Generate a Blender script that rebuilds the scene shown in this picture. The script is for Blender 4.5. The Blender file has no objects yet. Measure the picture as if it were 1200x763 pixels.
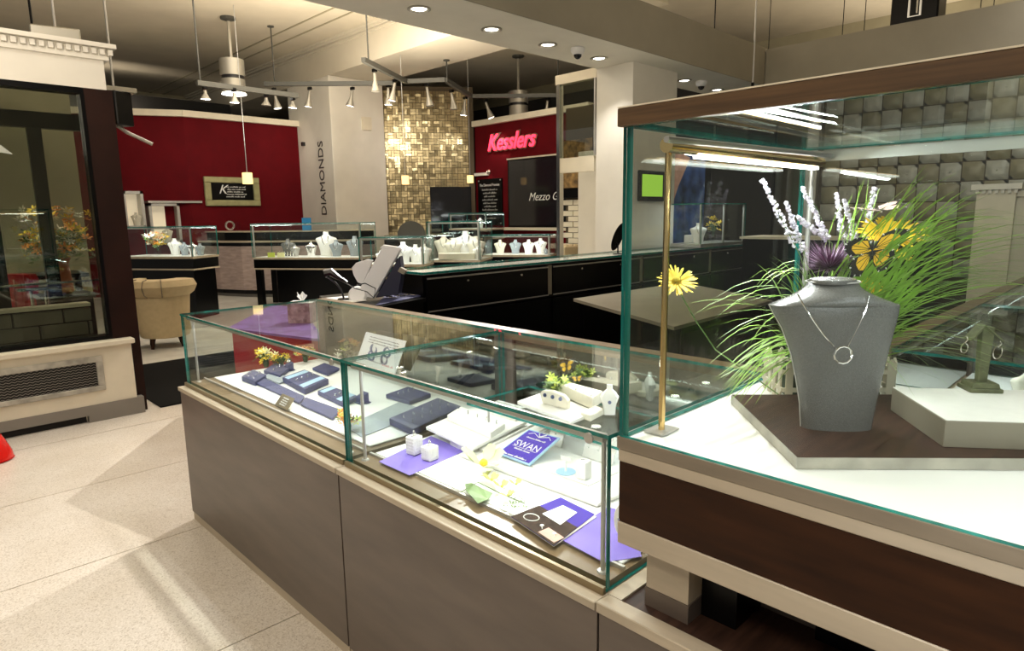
import bpy, bmesh, math, random
from mathutils import Vector as V, Matrix, Quaternion
random.seed(7)
PI = math.pi
S = bpy.context.scene
COL = S.collection
# ------------------------------------------------------------------ camera
H, F = 1.5, 760.6
YAW, PIT, ROL = math.radians(44.47), math.radians(9.66), math.radians(-0.81)
fw = V((math.sin(YAW)*math.cos(PIT), math.cos(YAW)*math.cos(PIT), -math.sin(PIT)))
r0 = V((math.cos(YAW), -math.sin(YAW), 0)); u0 = r0.cross(fw)
rt = r0*math.cos(ROL) + u0*math.sin(ROL); up = u0*math.cos(ROL) - r0*math.sin(ROL)
cd = bpy.data.cameras.new('camera'); cam = bpy.data.objects.new('camera', cd); COL.objects.link(cam)
cd.sensor_width = 36; cd.lens = 36*F/1200; cd.clip_start = 0.02; cd.clip_end = 100
M3 = Matrix((rt, up, -fw)).transposed()
cam.matrix_world = Matrix.Translation((0, 0, H)) @ M3.to_4x4()
S.camera = cam
# ------------------------------------------------------------------ world, exposure
S.view_settings.view_transform = 'Standard'; S.view_settings.look = 'None'
S.view_settings.exposure = 0.0; S.view_settings.gamma = 1.0
w = bpy.data.worlds.new('world'); S.world = w; w.use_nodes = True
w.node_tree.nodes['Background'].inputs[0].default_value = (1.0, 0.95, 0.88, 1)
w.node_tree.nodes['Background'].inputs[1].default_value = 0.35
# ------------------------------------------------------------------ added fill lamps and room spots
def lamp_area(loc, aim, sx, sy, power, col=(1, .93, .82), name='unseen_ceiling_fill'):
    d = bpy.data.lights.new(name, 'AREA'); d.shape = 'RECTANGLE'; d.size = sx; d.size_y = sy; d.energy = power; d.color = col
    o = bpy.data.objects.new(name, d); o.location = loc
    o.rotation_euler = (V(aim)-V(loc)).to_track_quat('-Z', 'Y').to_euler(); COL.objects.link(o); return o
def lamp_spot(loc, aim, power, deg=70, blend=.6, col=(1, .92, .8), r=.03, name='spot_lamp'):
    d = bpy.data.lights.new(name, 'SPOT'); d.energy = power; d.spot_size = math.radians(deg); d.spot_blend = blend; d.color = col; d.shadow_soft_size = r
    o = bpy.data.objects.new(name, d); o.location = loc
    o.rotation_euler = (V(aim)-V(loc)).to_track_quat('-Z', 'Y').to_euler(); COL.objects.link(o); return o
WARM = (1, .86, .68); COOL = (.93, .98, 1); NEUT = (1, .95, .88)
lamp_area((1.0, 2.0, 4.9), (1.0, 2.0, 0), 4, 4, 70, NEUT)          # unseen fill added over the front hall
lamp_area((4.5, 9.0, 4.9), (4.5, 9.0, 0), 4, 4, 90, NEUT)          # unseen fill added over the back hall
lamp_area((9.0, 7.5, 4.9), (9.0, 7.5, 0), 1.5, 3, 50, WARM)  # unseen warm fill added before the right red wall
lamp_area((5.0, 8.3, 2.9), (5.0, 8.6, 5), 3, 3, 330, WARM, 'ceiling_fill_uplight')  # added uplight to brighten the ceiling, there is no cove
lamp_area((-.6, 3.0, 3.2), (.6, 4.0, 5), 3, 3, 130, WARM, 'ceiling_fill_uplight')  # added uplight for the ceiling near the camera
lamp_spot((-.2, 2.6, 4.6), (.2, 5.6, 2.2), 60, 60, .9, NEUT, .1)  # added spot that brightens the window fascia
lamp_area((6.5, 2.0, 3.0), (6.8, 2.5, 5), 3, 3, 22, WARM, 'ceiling_fill_uplight')  # weak added uplight for the ceiling on the right
lamp_area((8.2, 1.2, 3.1), (9.6, 1.2, 1.6), .3, 3, 11, NEUT, 'wall_fill')  # added fill for the padded wall, no fitting there
lamp_area((-1.5, .6, 3.4), (.9, 2.4, .3), 0.5, 0.5, 40, WARM, 'front_fill')  # unseen fill added for the counter fronts
lamp_spot((6.3, 12.7, 3.4), (6.8, 14.0, 2.95), 22, 80, .9, WARM, .05, 'wall_accent')
lamp_spot((2.4, 3.9, 4.6), (-.5, 3.3, 0), 330, 62, .8, NEUT, .05)
lamp_spot((2.4, 1.9, 4.6), (-.5, 1.9, 0), 310, 62, .8, NEUT, .05)
lamp_area((3, 17.2, 3.7), (3, 21, 4.9), 4, 1, 60, WARM, 'ceiling_fill_uplight')  # added uplight for the far beam and its dentils
lamp_area((11.6, 3, 3.7), (11.8, 3, 5), 2, 5, 90, WARM, 'ceiling_fill_uplight')  # added uplight for the ceiling behind the right beam
lamp_spot((4.6, 4.9, 3.15), (.1, 3.0, 0), 560, 70, .7, NEUT, .02)

# ------------------------------------------------------------------ placing: where a sight line meets a real plane
def ray(px, py): return rt*(px-600)/F - up*(py-381.5)/F + fw
def at(px, py, x=None, y=None, z=None):
    d = ray(px, py)
    t = x/d.x if x is not None else y/d.y if y is not None else (z-H)/d.z
    return V((0, 0, H)) + d*t
def vp(px, py, P, off=0.0):       # meets the upright plane through P that squares up to the aisle view
    n = V((math.sin(YAW), math.cos(YAW), 0)); d = ray(px, py)
    t = (n.dot(V((P[0], P[1], 0)))+off)/n.dot(d)
    return V((0, 0, H)) + d*t
# ------------------------------------------------------------------ materials
def mat(name, col, rough=.5, metal=0, emit=None, es=0, noise=None, bump=0, spec=.5, var=.25, coat=0, stretch=None, wave=None):
    m = bpy.data.materials.new(name); m.use_nodes = True; nt = m.node_tree; b = nt.nodes['Principled BSDF']
    b.inputs['Base Color'].default_value = (*col, 1); b.inputs['Roughness'].default_value = rough; b.inputs['Metallic'].default_value = metal
    b.inputs['Specular IOR Level'].default_value = spec; b.inputs['Coat Weight'].default_value = coat
    if emit: b.inputs['Emission Color'].default_value = (*emit, 1); b.inputs['Emission Strength'].default_value = es
    if noise:
        tc = nt.nodes.new('ShaderNodeTexCoord'); n = nt.nodes.new('ShaderNodeTexNoise'); n.inputs['Scale'].default_value = noise; n.inputs['Detail'].default_value = 6
        src = tc.outputs['Object']
        if stretch:
            mp = nt.nodes.new('ShaderNodeMapping'); mp.inputs['Scale'].default_value = stretch; nt.links.new(src, mp.inputs[0]); src = mp.outputs[0]
        nt.links.new(src, n.inputs['Vector'])
        r = nt.nodes.new('ShaderNodeValToRGB'); r.color_ramp.elements[0].position = .3; r.color_ramp.elements[1].position = .7
        r.color_ramp.elements[0].color = (*[c*(1-var) for c in col], 1); r.color_ramp.elements[1].color = (*[min(1, c*(1+var)) for c in col], 1)
        nt.links.new(n.outputs[0], r.inputs[0]); nt.links.new(r.outputs[0], b.inputs['Base Color'])
        if bump:
            bp = nt.nodes.new('ShaderNodeBump'); bp.inputs['Strength'].default_value = bump; bp.inputs['Distance'].default_value = .004
            nt.links.new(n.outputs[0], bp.inputs['Height']); nt.links.new(bp.outputs[0], b.inputs['Normal'])
    return m
def glassmat(name, tint, refl=1.0):      # thin-pane glass: clear transmission plus Schlick reflection, the same from both sides
    m = bpy.data.materials.new(name); m.use_nodes = True; nt = m.node_tree; nt.nodes.remove(nt.nodes['Principled BSDF']); L = nt.links.new
    out = nt.nodes['Material Output']; t = nt.nodes.new('ShaderNodeBsdfTransparent'); g = nt.nodes.new('ShaderNodeBsdfGlossy'); mx = nt.nodes.new('ShaderNodeMixShader')
    ge = nt.nodes.new('ShaderNodeNewGeometry'); dt = nt.nodes.new('ShaderNodeVectorMath'); dt.operation = 'DOT_PRODUCT'
    L(ge.outputs['Normal'], dt.inputs[0]); L(ge.outputs['Incoming'], dt.inputs[1]); prev = dt.outputs['Value']
    for op, v in (('ABSOLUTE', None), ('SUBTRACT', 1), ('POWER', 5), ('MULTIPLY_ADD', .96*refl)):
        n = nt.nodes.new('ShaderNodeMath'); n.operation = op; n.use_clamp = True
        if op == 'SUBTRACT': n.inputs[0].default_value = 1; L(prev, n.inputs[1])
        else:
            L(prev, n.inputs[0])
            if v is not None: n.inputs[1].default_value = v
            if op == 'MULTIPLY_ADD': n.inputs[2].default_value = .04*refl
        prev = n.outputs[0]
    t.inputs[0].default_value = (*tint, 1); g.inputs['Roughness'].default_value = 0.0; g.inputs[0].default_value = (.95, 1, .98, 1)
    L(prev, mx.inputs[0]); L(t.outputs[0], mx.inputs[1]); L(g.outputs[0], mx.inputs[2]); L(mx.outputs[0], out.inputs[0]); return m
def terrazzo():
    m = bpy.data.materials.new('terrazzo'); m.use_nodes = True; nt = m.node_tree; b = nt.nodes['Principled BSDF']; b.inputs['Roughness'].default_value = .3
    tc = nt.nodes.new('ShaderNodeTexCoord'); vo = nt.nodes.new('ShaderNodeTexVoronoi'); vo.inputs['Scale'].default_value = 210
    n2 = nt.nodes.new('ShaderNodeTexNoise'); n2.inputs['Scale'].default_value = 2.2; n2.inputs['Detail'].default_value = 4
    r = nt.nodes.new('ShaderNodeValToRGB'); e = r.color_ramp.elements
    e[0].position = .0; e[0].color = (.42, .36, .29, 1); e[1].position = .3; e[1].color = (.64, .585, .51, 1); k = e.new(.85); k.color = (.76, .71, .64, 1)
    mx = nt.nodes.new('ShaderNodeMixRGB'); mx.blend_type = 'MULTIPLY'; mx.inputs[0].default_value = .5
    r2 = nt.nodes.new('ShaderNodeValToRGB'); r2.color_ramp.elements[0].position = .35; r2.color_ramp.elements[0].color = (.82, .78, .72, 1); r2.color_ramp.elements[1].position = .6
    L = nt.links.new; L(tc.outputs['Object'], vo.inputs['Vector']); L(tc.outputs['Object'], n2.inputs['Vector']); L(vo.outputs['Color'], r.inputs[0]); L(n2.outputs[0], r2.inputs[0])
    L(r.outputs[0], mx.inputs[1]); L(r2.outputs[0], mx.inputs[2]); L(mx.outputs[0], b.inputs['Base Color']); return m
M = dict(
 terrazzo=terrazzo(), joint=mat('joint', (.38, .34, .28), .6), floor_dark=mat('dark_carpet', (.006, .006, .006), .9, spec=.1, noise=300, var=.5, bump=.3),
 floor_lt=mat('pale_marble', (.62, .6, .55), .25, noise=3, var=.12), ceil=mat('ceiling_plaster', (.60, .54, .42), .8, noise=2, var=.05),
 beam=mat('beam_plaster', (.63, .58, .47), .7, noise=2, var=.04), white=mat('column_plaster', (.74, .71, .63), .6, noise=3, var=.04), cream=mat('cream_paint', (.72, .66, .52), .5, noise=6, var=.05),
 olive=mat('olive_plaster', (.33, .30, .20), .7, noise=3, var=.08),
 red=mat('red_paint', (.105, .001, .004), .75, noise=3, var=.12, spec=.15), black=mat('black_lacquer', (.0015, .0015, .0018), .3, spec=.22), dark=mat('dark_void', (.012, .011, .010), .8),
 walnut=mat('grey_walnut', (.125, .098, .08), .38, noise=3, stretch=(1, 1, 5), var=.16, bump=.02), trimwood=mat('oiled_trim_wood', (.10, .055, .022), .3, noise=5, stretch=(6, 1, 30), var=.3), trimgrey=mat('grey_trim_wood', (.22, .18, .13), .38, noise=5, stretch=(6, 1, 6), var=.15), beam_shade=mat('beam_side_shade', (.27, .245, .185), .7, noise=3, var=.05), walnut2=mat('walnut_strip', (.17, .115, .06), .32, noise=5, stretch=(6, 1, 6), var=.2),
 espresso=mat('espresso_wood', (.030, .010, .003), .55, spec=.18, noise=5, stretch=(8, 1, 8), var=.35), post=mat('dark_brown_post', (.016, .005, .003), .5, noise=4, var=.3, spec=.2),
 ledge=mat('pale_ash', (.47, .40, .30), .45, noise=6, stretch=(5, .6, 5), var=.12), brass=mat('dark_brass', (.30, .24, .15), .35, .8), gold=mat('polished_brass', (.75, .52, .22), .18, 1),
 chrome=mat('chrome', (.75, .74, .70), .15, 1), steel=mat('brushed_steel', (.50, .49, .46), .4, .7), silver=mat('silver', (.88, .88, .88), .12, 1),
 track=mat('grey_track', (.07, .07, .06), .5, .2), nickel=mat('nickel_lamp', (.42, .40, .34), .35, .6),
 glass=glassmat('clear_glass', (.965, .985, .975), .5), glassd=glassmat('window_glass', (.72, .75, .70), 1.6), edge=mat('green_glass_edge', (.01, .17, .145), .12, noise=30, stretch=(1, 1, .1), var=.5),
 led=mat('led_strip', (1, 1, 1), .5, emit=(1, .97, .9), es=14), lamp=mat('lamp_face', (1, 1, 1), .5, emit=(1, .95, .85), es=9), shade=mat('glowing_shade', (.8, .55, .25), .5, emit=(1, .66, .28), es=1.6, noise=60, var=.3),
 neon=mat('red_neon', (1, .05, .1), .4, emit=(1, .03, .07), es=3.0), signedge=mat('sign_rim', (.25, .2, .15), .4, .6),
 wdeck=mat('white_deck', (.80, .80, .76), .4), wfelt=mat('white_leatherette', (.82, .81, .76), .45, noise=40, var=.03), ifelt=mat('ivory_leatherette', (.70, .66, .54), .5, noise=40, var=.04),
 purple=mat('purple_suede', (.20, .14, .55), .6, noise=5, var=.15), indigo=mat('indigo_suede', (.045, .05, .13), .55, noise=20, var=.2), violet=mat('violet_print', (.075, .045, .38), .7, spec=.15), navy=mat('navy', (.008, .008, .03), .5),
 bluesat=mat('pale_blue_satin', (.35, .55, .72), .4), greyfelt=mat('grey_felt', (.30, .34, .36), .7, noise=30, var=.1),
 greybust=mat('grey_leatherette', (.135, .135, .128), .26, noise=350, var=.18, bump=.25), piping=mat('pale_piping', (.55, .54, .52), .4), stand=mat('olive_grey_velvet', (.11, .12, .06), .5, noise=60, var=.3),
 riser=mat('riser_wood', (.045, .022, .015), .5, spec=.25, noise=5, stretch=(2, 14, 1), var=.45), boxside=mat('champagne_box', (.24, .215, .16), .5, noise=5, var=.06),
 grass=mat('grass_blade', (.24, .42, .06), .4, noise=8, var=.45), leaf=mat('leaf_green', (.16, .27, .08), .5, noise=12, var=.35), leafd=mat('leaf_dark', (.03, .09, .02), .6, noise=12, var=.5),
 yellow=mat('yellow_petal', (.90, .64, .03), .5, noise=30, var=.12), ycore=mat('flower_centre', (.55, .42, .03), .8, noise=200, var=.4, bump=.5), cream_pet=mat('cream_petal', (.88, .88, .50), .5, noise=20, var=.08), blossom=mat('yellow_green_petal', (.66, .66, .20), .5, noise=30, var=.12), lilypet=mat('lily_petal', (.66, .72, .42), .5, noise=25, var=.10), wpet=mat('white_petal', (.88, .88, .8), .5),
 lime_pet=mat('lime_petal', (.62, .72, .12), .5), orange=mat('orange_petal', (.85, .28, .02), .5, noise=20, var=.2), lav=mat('white_lavender', (.76, .72, .84), .6, noise=60, var=.15), thistle=mat('purple_thistle', (.13, .035, .10), .6, noise=50, var=.4), thistle2=mat('pale_thistle', (.42, .32, .44), .6),
 bfly=mat('butterfly_wing', (.95, .58, .04), .5), bblack=mat('butterfly_black', (.02, .018, .015), .5), bwhite=mat('wing_spot', (.85, .85, .8), .5),
 picket=mat('picket_cream', (.66, .60, .46), .6, noise=12, var=.08), wplast=mat('white_plastic', (.72, .72, .72), .3), bplast=mat('black_plastic', (.012, .012, .014), .25), text=mat('light_lettering', (.75, .75, .72), .5), tdark=mat('dark_lettering', (.04, .035, .03), .5), tgrey=mat('grey_lettering', (.42, .42, .40), .5),
 gframe=mat('gilded_green_frame', (.36, .34, .17), .4, .2, noise=8, var=.15), beige=mat('beige_upholstery', (.52, .41, .24), .7, noise=20, var=.06), pinkp=mat('pinkish_grey_panel', (.40, .31, .28), .5, noise=6, stretch=(1, 1, 4), var=.2, bump=.3),
 brick=mat('bronze_tile', (.33, .27, .15), .28, .75, noise=6, var=.3), grout=mat('brown_grout', (.07, .05, .025), .8), pad=mat('bronze_leather', (.22, .20, .12), .35, .1, noise=5, var=.12), pad2=mat('silver_leather', (.34, .34, .29), .35, .1, noise=5, var=.1), gbrick=mat('grey_wall_brick', (.17, .16, .12), .6, noise=5, var=.2),
 mirror=mat('mirror', (.75, .78, .74), .03, 1), dmirror=mat('smoky_mirror', (.30, .30, .27), .05, 1), mesh=mat('grille_wire', (.36, .34, .30), .4, .6), greyplinth=mat('grey_plinth', (.22, .20, .17), .6, noise=5, var=.05), silverleaf=mat('weathered_silver', (.42, .40, .34), .45, .3, noise=14, var=.3),
 lime=mat('lime_screen', (.2, .5, .02), .4, emit=(.45, .75, .08), es=.6), blue=mat('blue_box', (.02, .22, .5), .5), screen=mat('dark_screen', (.01, .011, .014), .08), pinkwing=mat('pale_pink_wing', (.75, .55, .48), .5), orangep=mat('orange_panel', (.45, .13, .05), .5), redl=mat('red_leather', (.38, .012, .02), .35), redplast=mat('red_gloss', (.62, .015, .01), .2, coat=.5),
 lit=mat('lit_vitrine_back', (.7, .62, .45), .6, emit=(1, .85, .6), es=.35), paper=mat('white_card', (.82, .83, .82), .5), photo=mat('brown_photo_print', (.05, .03, .022), .8, noise=60, var=.6, spec=.1), skin=mat('skin_print', (.6, .34, .26), .5, noise=10, var=.2), plum=mat('plum_cloth', (.19, .11, .34), .7, noise=8, var=.35), marble=mat('marbled_card', (.50, .36, .36), .5, noise=25, var=.6), greenp=mat('green_paint', (.25, .5, .12), .5), moss=mat('dark_foliage', (.02, .05, .02), .6, noise=10, var=.4), bluep=mat('deep_blue_print', (.03, .07, .22), .4, noise=4, var=.8),
)
# ------------------------------------------------------------------ mesh builder
class B:
    def __init__(s): s.v = []; s.f = []; s.m = []
    def add(s, vs, fs, mi=0):
        o = len(s.v); s.v += [V(p) for p in vs]; s.f += [tuple(i+o for i in f) for f in fs]; s.m += [mi]*len(fs); return s
    def box(s, x0, y0, z0, x1, y1, z1, mi=0, edge=None, thin=None):
        x0, x1 = min(x0, x1), max(x0, x1); y0, y1 = min(y0, y1), max(y0, y1); z0, z1 = min(z0, z1), max(z0, z1)
        vs = [(x0, y0, z0), (x1, y0, z0), (x1, y1, z0), (x0, y1, z0), (x0, y0, z1), (x1, y0, z1), (x1, y1, z1), (x0, y1, z1)]
        fs = [(0, 3, 2, 1), (4, 5, 6, 7), (0, 1, 5, 4), (1, 2, 6, 5), (2, 3, 7, 6), (3, 0, 4, 7)]
        s.add(vs, fs, mi)
        if edge is not None:
            ax = [2, 2, 1, 0, 1, 0]; d = [x1-x0, y1-y0, z1-z0]; t = d.index(min(d))
            for k in range(6):
                if ax[k] != t: s.m[-6+k] = edge
        return s
    def obox(s, c, size, q=None, mi=0, taper=1.0):
        a, b, h = [k/2 for k in size]; q = q or Quaternion(); c = V(c)
        vs = [c+q@V((sx*a*(taper if sz > 0 else 1), sy*b*(taper if sz > 0 else 1), sz*h)) for sz in (-1, 1) for sx, sy in ((-1, -1), (1, -1), (1, 1), (-1, 1))]
        return s.add(vs, [(0, 3, 2, 1), (4, 5, 6, 7), (0, 1, 5, 4), (1, 2, 6, 5), (2, 3, 7, 6), (3, 0, 4, 7)], mi)
    def prism(s, poly, z0, z1, mi=0):
        n = len(poly); vs = [(p[0], p[1], z0) for p in poly]+[(p[0], p[1], z1) for p in poly]
        return s.add(vs, [tuple(range(n-1, -1, -1)), tuple(range(n, 2*n))]+[(i, (i+1) % n, n+(i+1) % n, n+i) for i in range(n)], mi)
    def ext(s, poly, d, mi=0):   # polygon of 3-D points pushed along d
        n = len(poly); d = V(d); vs = [V(p) for p in poly]+[V(p)+d for p in poly]
        return s.add(vs, [tuple(range(n-1, -1, -1)), tuple(range(n, 2*n))]+[(i, (i+1) % n, n+(i+1) % n, n+i) for i in range(n)], mi)
    def loft(s, rings, mi=0, cap=True, closed=True):
        n = len(rings[0]); vs = [p for r in rings for p in r]; fs = []
        for k in range(len(rings)-1):
            for i in range(n if closed else n-1): fs.append((k*n+i, k*n+(i+1) % n, (k+1)*n+(i+1) % n, (k+1)*n+i))
        if cap: fs += [tuple(range(n-1, -1, -1)), tuple((len(rings)-1)*n+i for i in range(n))]
        return s.add(vs, fs, mi)
    def lathe(s, prof, c=(0, 0, 0), n=16, mi=0, sx=1, sy=1, q=None, cap=True):
        q = q or Quaternion(); c = V(c)
        return s.loft([[c+q@V((r*sx*math.cos(2*PI*i/n), r*sy*math.sin(2*PI*i/n), z)) for i in range(n)] for r, z in prof], mi, cap)
    def tube(s, pts, r, n=6, mi=0, closed=False, rr=None):
        pts = [V(p) for p in pts]; rings = []; N = len(pts); prev = None
        for i, p in enumerate(pts):
            d = (pts[(i+1) % N]-pts[i-1]) if closed else (pts[min(i+1, N-1)]-pts[max(i-1, 0)])
            d.normalize()
            a = prev if prev is not None else (V((0, 0, 1)) if abs(d.z) < .9 else V((1, 0, 0)))
            e1 = a-d*a.dot(d); e1.normalize(); prev = e1; e2 = d.cross(e1); R = rr[i] if rr else r
            rings.append([p+(e1*math.cos(2*PI*k/n)+e2*math.sin(2*PI*k/n))*R for k in range(n)])
        if closed: rings.append(rings[0])
        return s.loft(rings, mi, cap=not closed)
    def cyl(s, a, b, r, n=12, mi=0, r2=None): return s.tube([a, b], r, n, mi, rr=[r, r if r2 is None else r2])
    def ring(s, c, R, r, q=None, n=14, k=5, mi=0):
        q = q or Quaternion(); c = V(c); return s.tube([c+q@V((R*math.cos(2*PI*i/n), 0, R*math.sin(2*PI*i/n))) for i in range(n)], r, k, mi, closed=True)
    def ball(s, c, r, n=8, mi=0, sz=1): return s.lathe([(max(.001, r*math.sin(PI*k/6)), -r*sz*math.cos(PI*k/6)) for k in range(7)], c, n, mi)
    def obj(s, name, mats, parent=None, loc=None, local=False, smooth=False, bevel=0, stuff=False, sharp=40):
        mats = mats if isinstance(mats, (list, tuple)) else [mats]
        me = bpy.data.meshes.new(name); off = V((0, 0, 0))
        if parent is not None and not local:
            off = V(parent.location)
            if parent.parent: off = off+V(parent.parent.location)
        me.from_pydata([tuple(p-off) for p in s.v], [], s.f)
        for x in mats: me.materials.append(M[x] if isinstance(x, str) else x)
        me.polygons.foreach_set('material_index', s.m)
        if smooth: me.polygons.foreach_set('use_smooth', [True]*len(s.f))
        bm = bmesh.new(); bm.from_mesh(me); bmesh.ops.recalc_face_normals(bm, faces=bm.faces)
        if bevel: bmesh.ops.bevel(bm, geom=[e for e in bm.edges], offset=bevel, segments=1, profile=.5, affect='EDGES')
        bm.to_mesh(me); bm.free()
        o = bpy.data.objects.new(name, me); COL.objects.link(o)
        if parent is not None: o.parent = parent
        if loc is not None and parent is None: o.location = loc
        if smooth: 
            try: me.set_sharp_from_angle(angle=math.radians(sharp))
            except Exception: pass
        if stuff: o['kind'] = 'stuff'
        return o
def tag(o, label=None, cat=None, group=None, kind=None):
    if label: o['label'] = label
    if cat: o['category'] = cat
    if group: o['group'] = group
    if kind: o['kind'] = kind
    return o
def thing(name, label, cat, loc=(0, 0, 0), group=None, rz=0):
    o = bpy.data.objects.new(name, None); COL.objects.link(o); o.location = loc; o.rotation_euler = (0, 0, rz); o.empty_display_size = .05
    return tag(o, label, cat, group)
def struct(name, b, m, **k): return tag(b.obj(name, m, **k), kind='structure')
def kids(o): return [c for c in bpy.data.objects if c.parent == o]
def dup(o, loc, rz=0, label=None, group=None, scale=1):
    c = o.copy(); COL.objects.link(c); c.location = loc; c.rotation_euler = (0, 0, rz); c.scale = (scale,)*3
    if label: c['label'] = label
    if group: c['group'] = group
    for k in kids(o):
        d = k.copy(); COL.objects.link(d); d.parent = c
        for g in kids(k): e = g.copy(); COL.objects.link(e); e.parent = d
    return c
TCURVE = {}
def text(body, size, m, mtx, name='lettering', parent=None, ext=.002, shear=0, sx=1, bold=0):
    c = bpy.data.curves.new('t', 'FONT'); c.body = body; c.size = size; c.extrude = ext; c.align_x = 'CENTER'; c.align_y = 'CENTER'; c.shear = shear; c.resolution_u = 3; c.offset = bold
    o = bpy.data.objects.new('t', c); COL.objects.link(o); dg = bpy.context.evaluated_depsgraph_get()
    me = bpy.data.meshes.new_from_object(o.evaluated_get(dg)); bpy.data.objects.remove(o); bpy.data.curves.remove(c)
    me.transform(Matrix.Diagonal((sx, 1, 1, 1))); me.transform(mtx)
    if parent is not None: me.transform(Matrix.Translation(-V(parent.location)))
    me.materials.clear(); me.materials.append(M[m]); r = bpy.data.objects.new(name, me); COL.objects.link(r)
    if parent is not None: r.parent = parent
    return r
def frame_mtx(o, xdir, ydir):
    x = V(xdir).normalized(); y = V(ydir).normalized(); y = (y-x*y.dot(x)).normalized(); z = x.cross(y)
    m = Matrix((x, y, z)).transposed().to_4x4(); m.translation = V(o); return m
def scribble(b, o, xd, yd, width, h, wob=random, mi=0, th=.0015):   # one line of writing too small to read: separate small strokes
    o = V(o); xd = V(xd).normalized(); yd = V(yd).normalized(); n = xd.cross(yd); x = -width/2
    while x < width/2:
        wl = h*wob.uniform(2.2, 6.5); e = min(x+wl, width/2)
        while x < e:
            hh = h*wob.choice([.55, .6, .6, 1.0]); ww = h*.34
            b.ext([o+xd*x, o+xd*(x+ww), o+xd*(x+ww+h*.12)+yd*hh, o+xd*(x+h*.12)+yd*hh], n*th, mi); x += h*.56
        x += h*.5
    return b

# ================================================================== SETTING
# floor: wide terrazzo slabs with recessed joints, running across the aisle
fl = struct('floor', B().box(-8, -6, -.06, 14, 26, -.006), 'joint')
ys = [-6, -1.9, -.87, .16, 1.19, 2.21, 3.235, 4.24, 5.27]
for a, b_ in zip(ys[:-1], ys[1:]):
    B().box(-8, a+.003, -.006, 1.9, b_-.003, 0).obj('floor_slab', 'terrazzo', fl)
B().box(-8, 5.276, -.006, 1.9, 7.2, 0).obj('floor_slab', 'terrazzo', fl)
B().box(1.903, -6, -.006, 14, 5.4, -.001).obj('dark_carpet', 'floor_dark', fl)
for i in range(6):
    for j in range(8):
        x0 = -8+i*3.4; y0 = (7.2 if i < 3 else 5.4)+j*2.4
        if x0 < 1.9-3.4+3: pass
xs = [-8, -4.5, -1.2, 1.9, 4.4, 6.9, 9.4, 14]
for i in range(7):
    for j in range(6):
        y0 = 7.2+j*2.6; B().box(xs[i]+.004, y0+.004, -.006, xs[i+1]-.004, y0+2.596, 0).obj('floor_slab', 'floor_lt', fl)
for i in range(3, 7): B().box(xs[i]+.004, 5.404, -.006, xs[i+1]-.004, 7.196, 0).obj('floor_slab', 'floor_lt', fl)
struct('ceiling', B().box(-8, -6, 5.0, 14, 26, 5.1), 'ceil')
struct('wall_back', B().box(-8, 24.0, 0, 14, 24.2, 5), 'dark')
struct('wall_front', B().box(-8, -6.2, 0, 14, -6, 5), 'cream')
struct('wall_right', B().box(13.8, -6, 0, 14, 26, 5), 'olive')
# big ceiling beam along y with crown lines
bm_ = tag(bpy.data.objects.new('trim_1', None), kind='structure'); COL.objects.link(bm_)
B().box(7.15, 5.36, 4.38, 8.42, 24, 5.0).obj('beam_core', 'beam', bm_)
for k, (dx, z0, z1) in enumerate([(.05, 4.88, 4.92), (.10, 4.93, 4.965), (.16, 4.968, 5.0)]):
    B().box(7.15-dx, 5.36, z0, 7.15, 24, z1).obj('crown_moulding', 'beam', bm_)
B().box(6.1, 5.4, 4.985, 6.13, 24, 5.0).obj('ceiling_line', 'olive', bm_); B().box(6.45, 5.4, 4.985, 6.48, 24, 5.0).obj('ceiling_line', 'olive', bm_)
bb = tag(bpy.data.objects.new('trim_2', None), kind='structure'); COL.objects.link(bb)
B().box(-8, 20.5, 4.42, 7.15, 21.3, 5.0).obj('beam_core', 'olive', bb)
d_ = B()
for k in range(64): d_.box(-2+k*.14, 20.42, 4.70, -2+k*.14+.07, 20.5, 4.80)
d_.obj('dentil_row', 'beam', bb, stuff=True)
B().box(-8, 20.36, 4.84, 7.15, 20.5, 4.89).obj('crown_moulding', 'beam', bb)
B().box(-8, 17.6, 0, 7.15, 17.75, 4.42).obj('dark_partition', 'dark', bb)
# lower beams (z 3.3) with downlights: one along x, one along y
lb = tag(bpy.data.objects.new('trim_3', None), kind='structure'); COL.objects.link(lb)
B().box(1.2, 4.46, 3.30, 13.8, 5.36, 3.82).obj('beam_core', 'white', lb)
B().box(9.57, -5.9, 3.30, 10.2, 4.44, 3.80).obj('beam_core', 'beam_shade', lb)  # shade of this beam's faces is put into its darker colour
B().box(1.2, 4.445, 3.302, 9.56, 4.459, 3.82).obj('side_shade_board', 'beam_shade', lb)  # added board, its darker colour stands in for shade on the beam side
B().box(9.565, -5.9, 3.29, 9.9, 4.6, 3.30).obj('bead_strip', 'white', lb)
# DIAMONDS column
col = thing('column', 'broad cream column lettered DIAMONDS beside the red wall', 'column', (7.8, 13.5, 0)); 
B().box(7.15, 12.55, 0, 8.45, 14.4, 4.379).obj('shaft', 'white', col, bevel=.01)
B().box(7.0, 12.3, 0, 8.5, 12.54, .12).obj('foot', 'cream', col)
text('DIAMONDS', .30, 'tdark', frame_mtx((7.145, 13.04, 2.33), (0, 0, 1), (0, 1, 0)), 'lettering', col, .004)
B().box(8.0-.12, 12.50, 3.35, 8.0+.10, 12.55, 3.62).obj('thermostat_plate', 'cream', col)
p = at(357, 169, x=7.15); B().box(7.08, p.y-.03, p.z-.04, 7.15, p.y+.03, p.z+.04).obj('sensor', 'bplast', col)
# pillar on the counter
pil = thing('pillar', 'square cream pillar rising behind the long black counter', 'pillar', (7.3, 5.07, 0))
B().box(6.815, 4.80, 0, 7.80, 5.355, 3.299).obj('shaft', 'white', pil)
B().box(6.80, 4.79, 0, 7.82, 5.357, .12).obj('foot', 'cream', pil)
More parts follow.
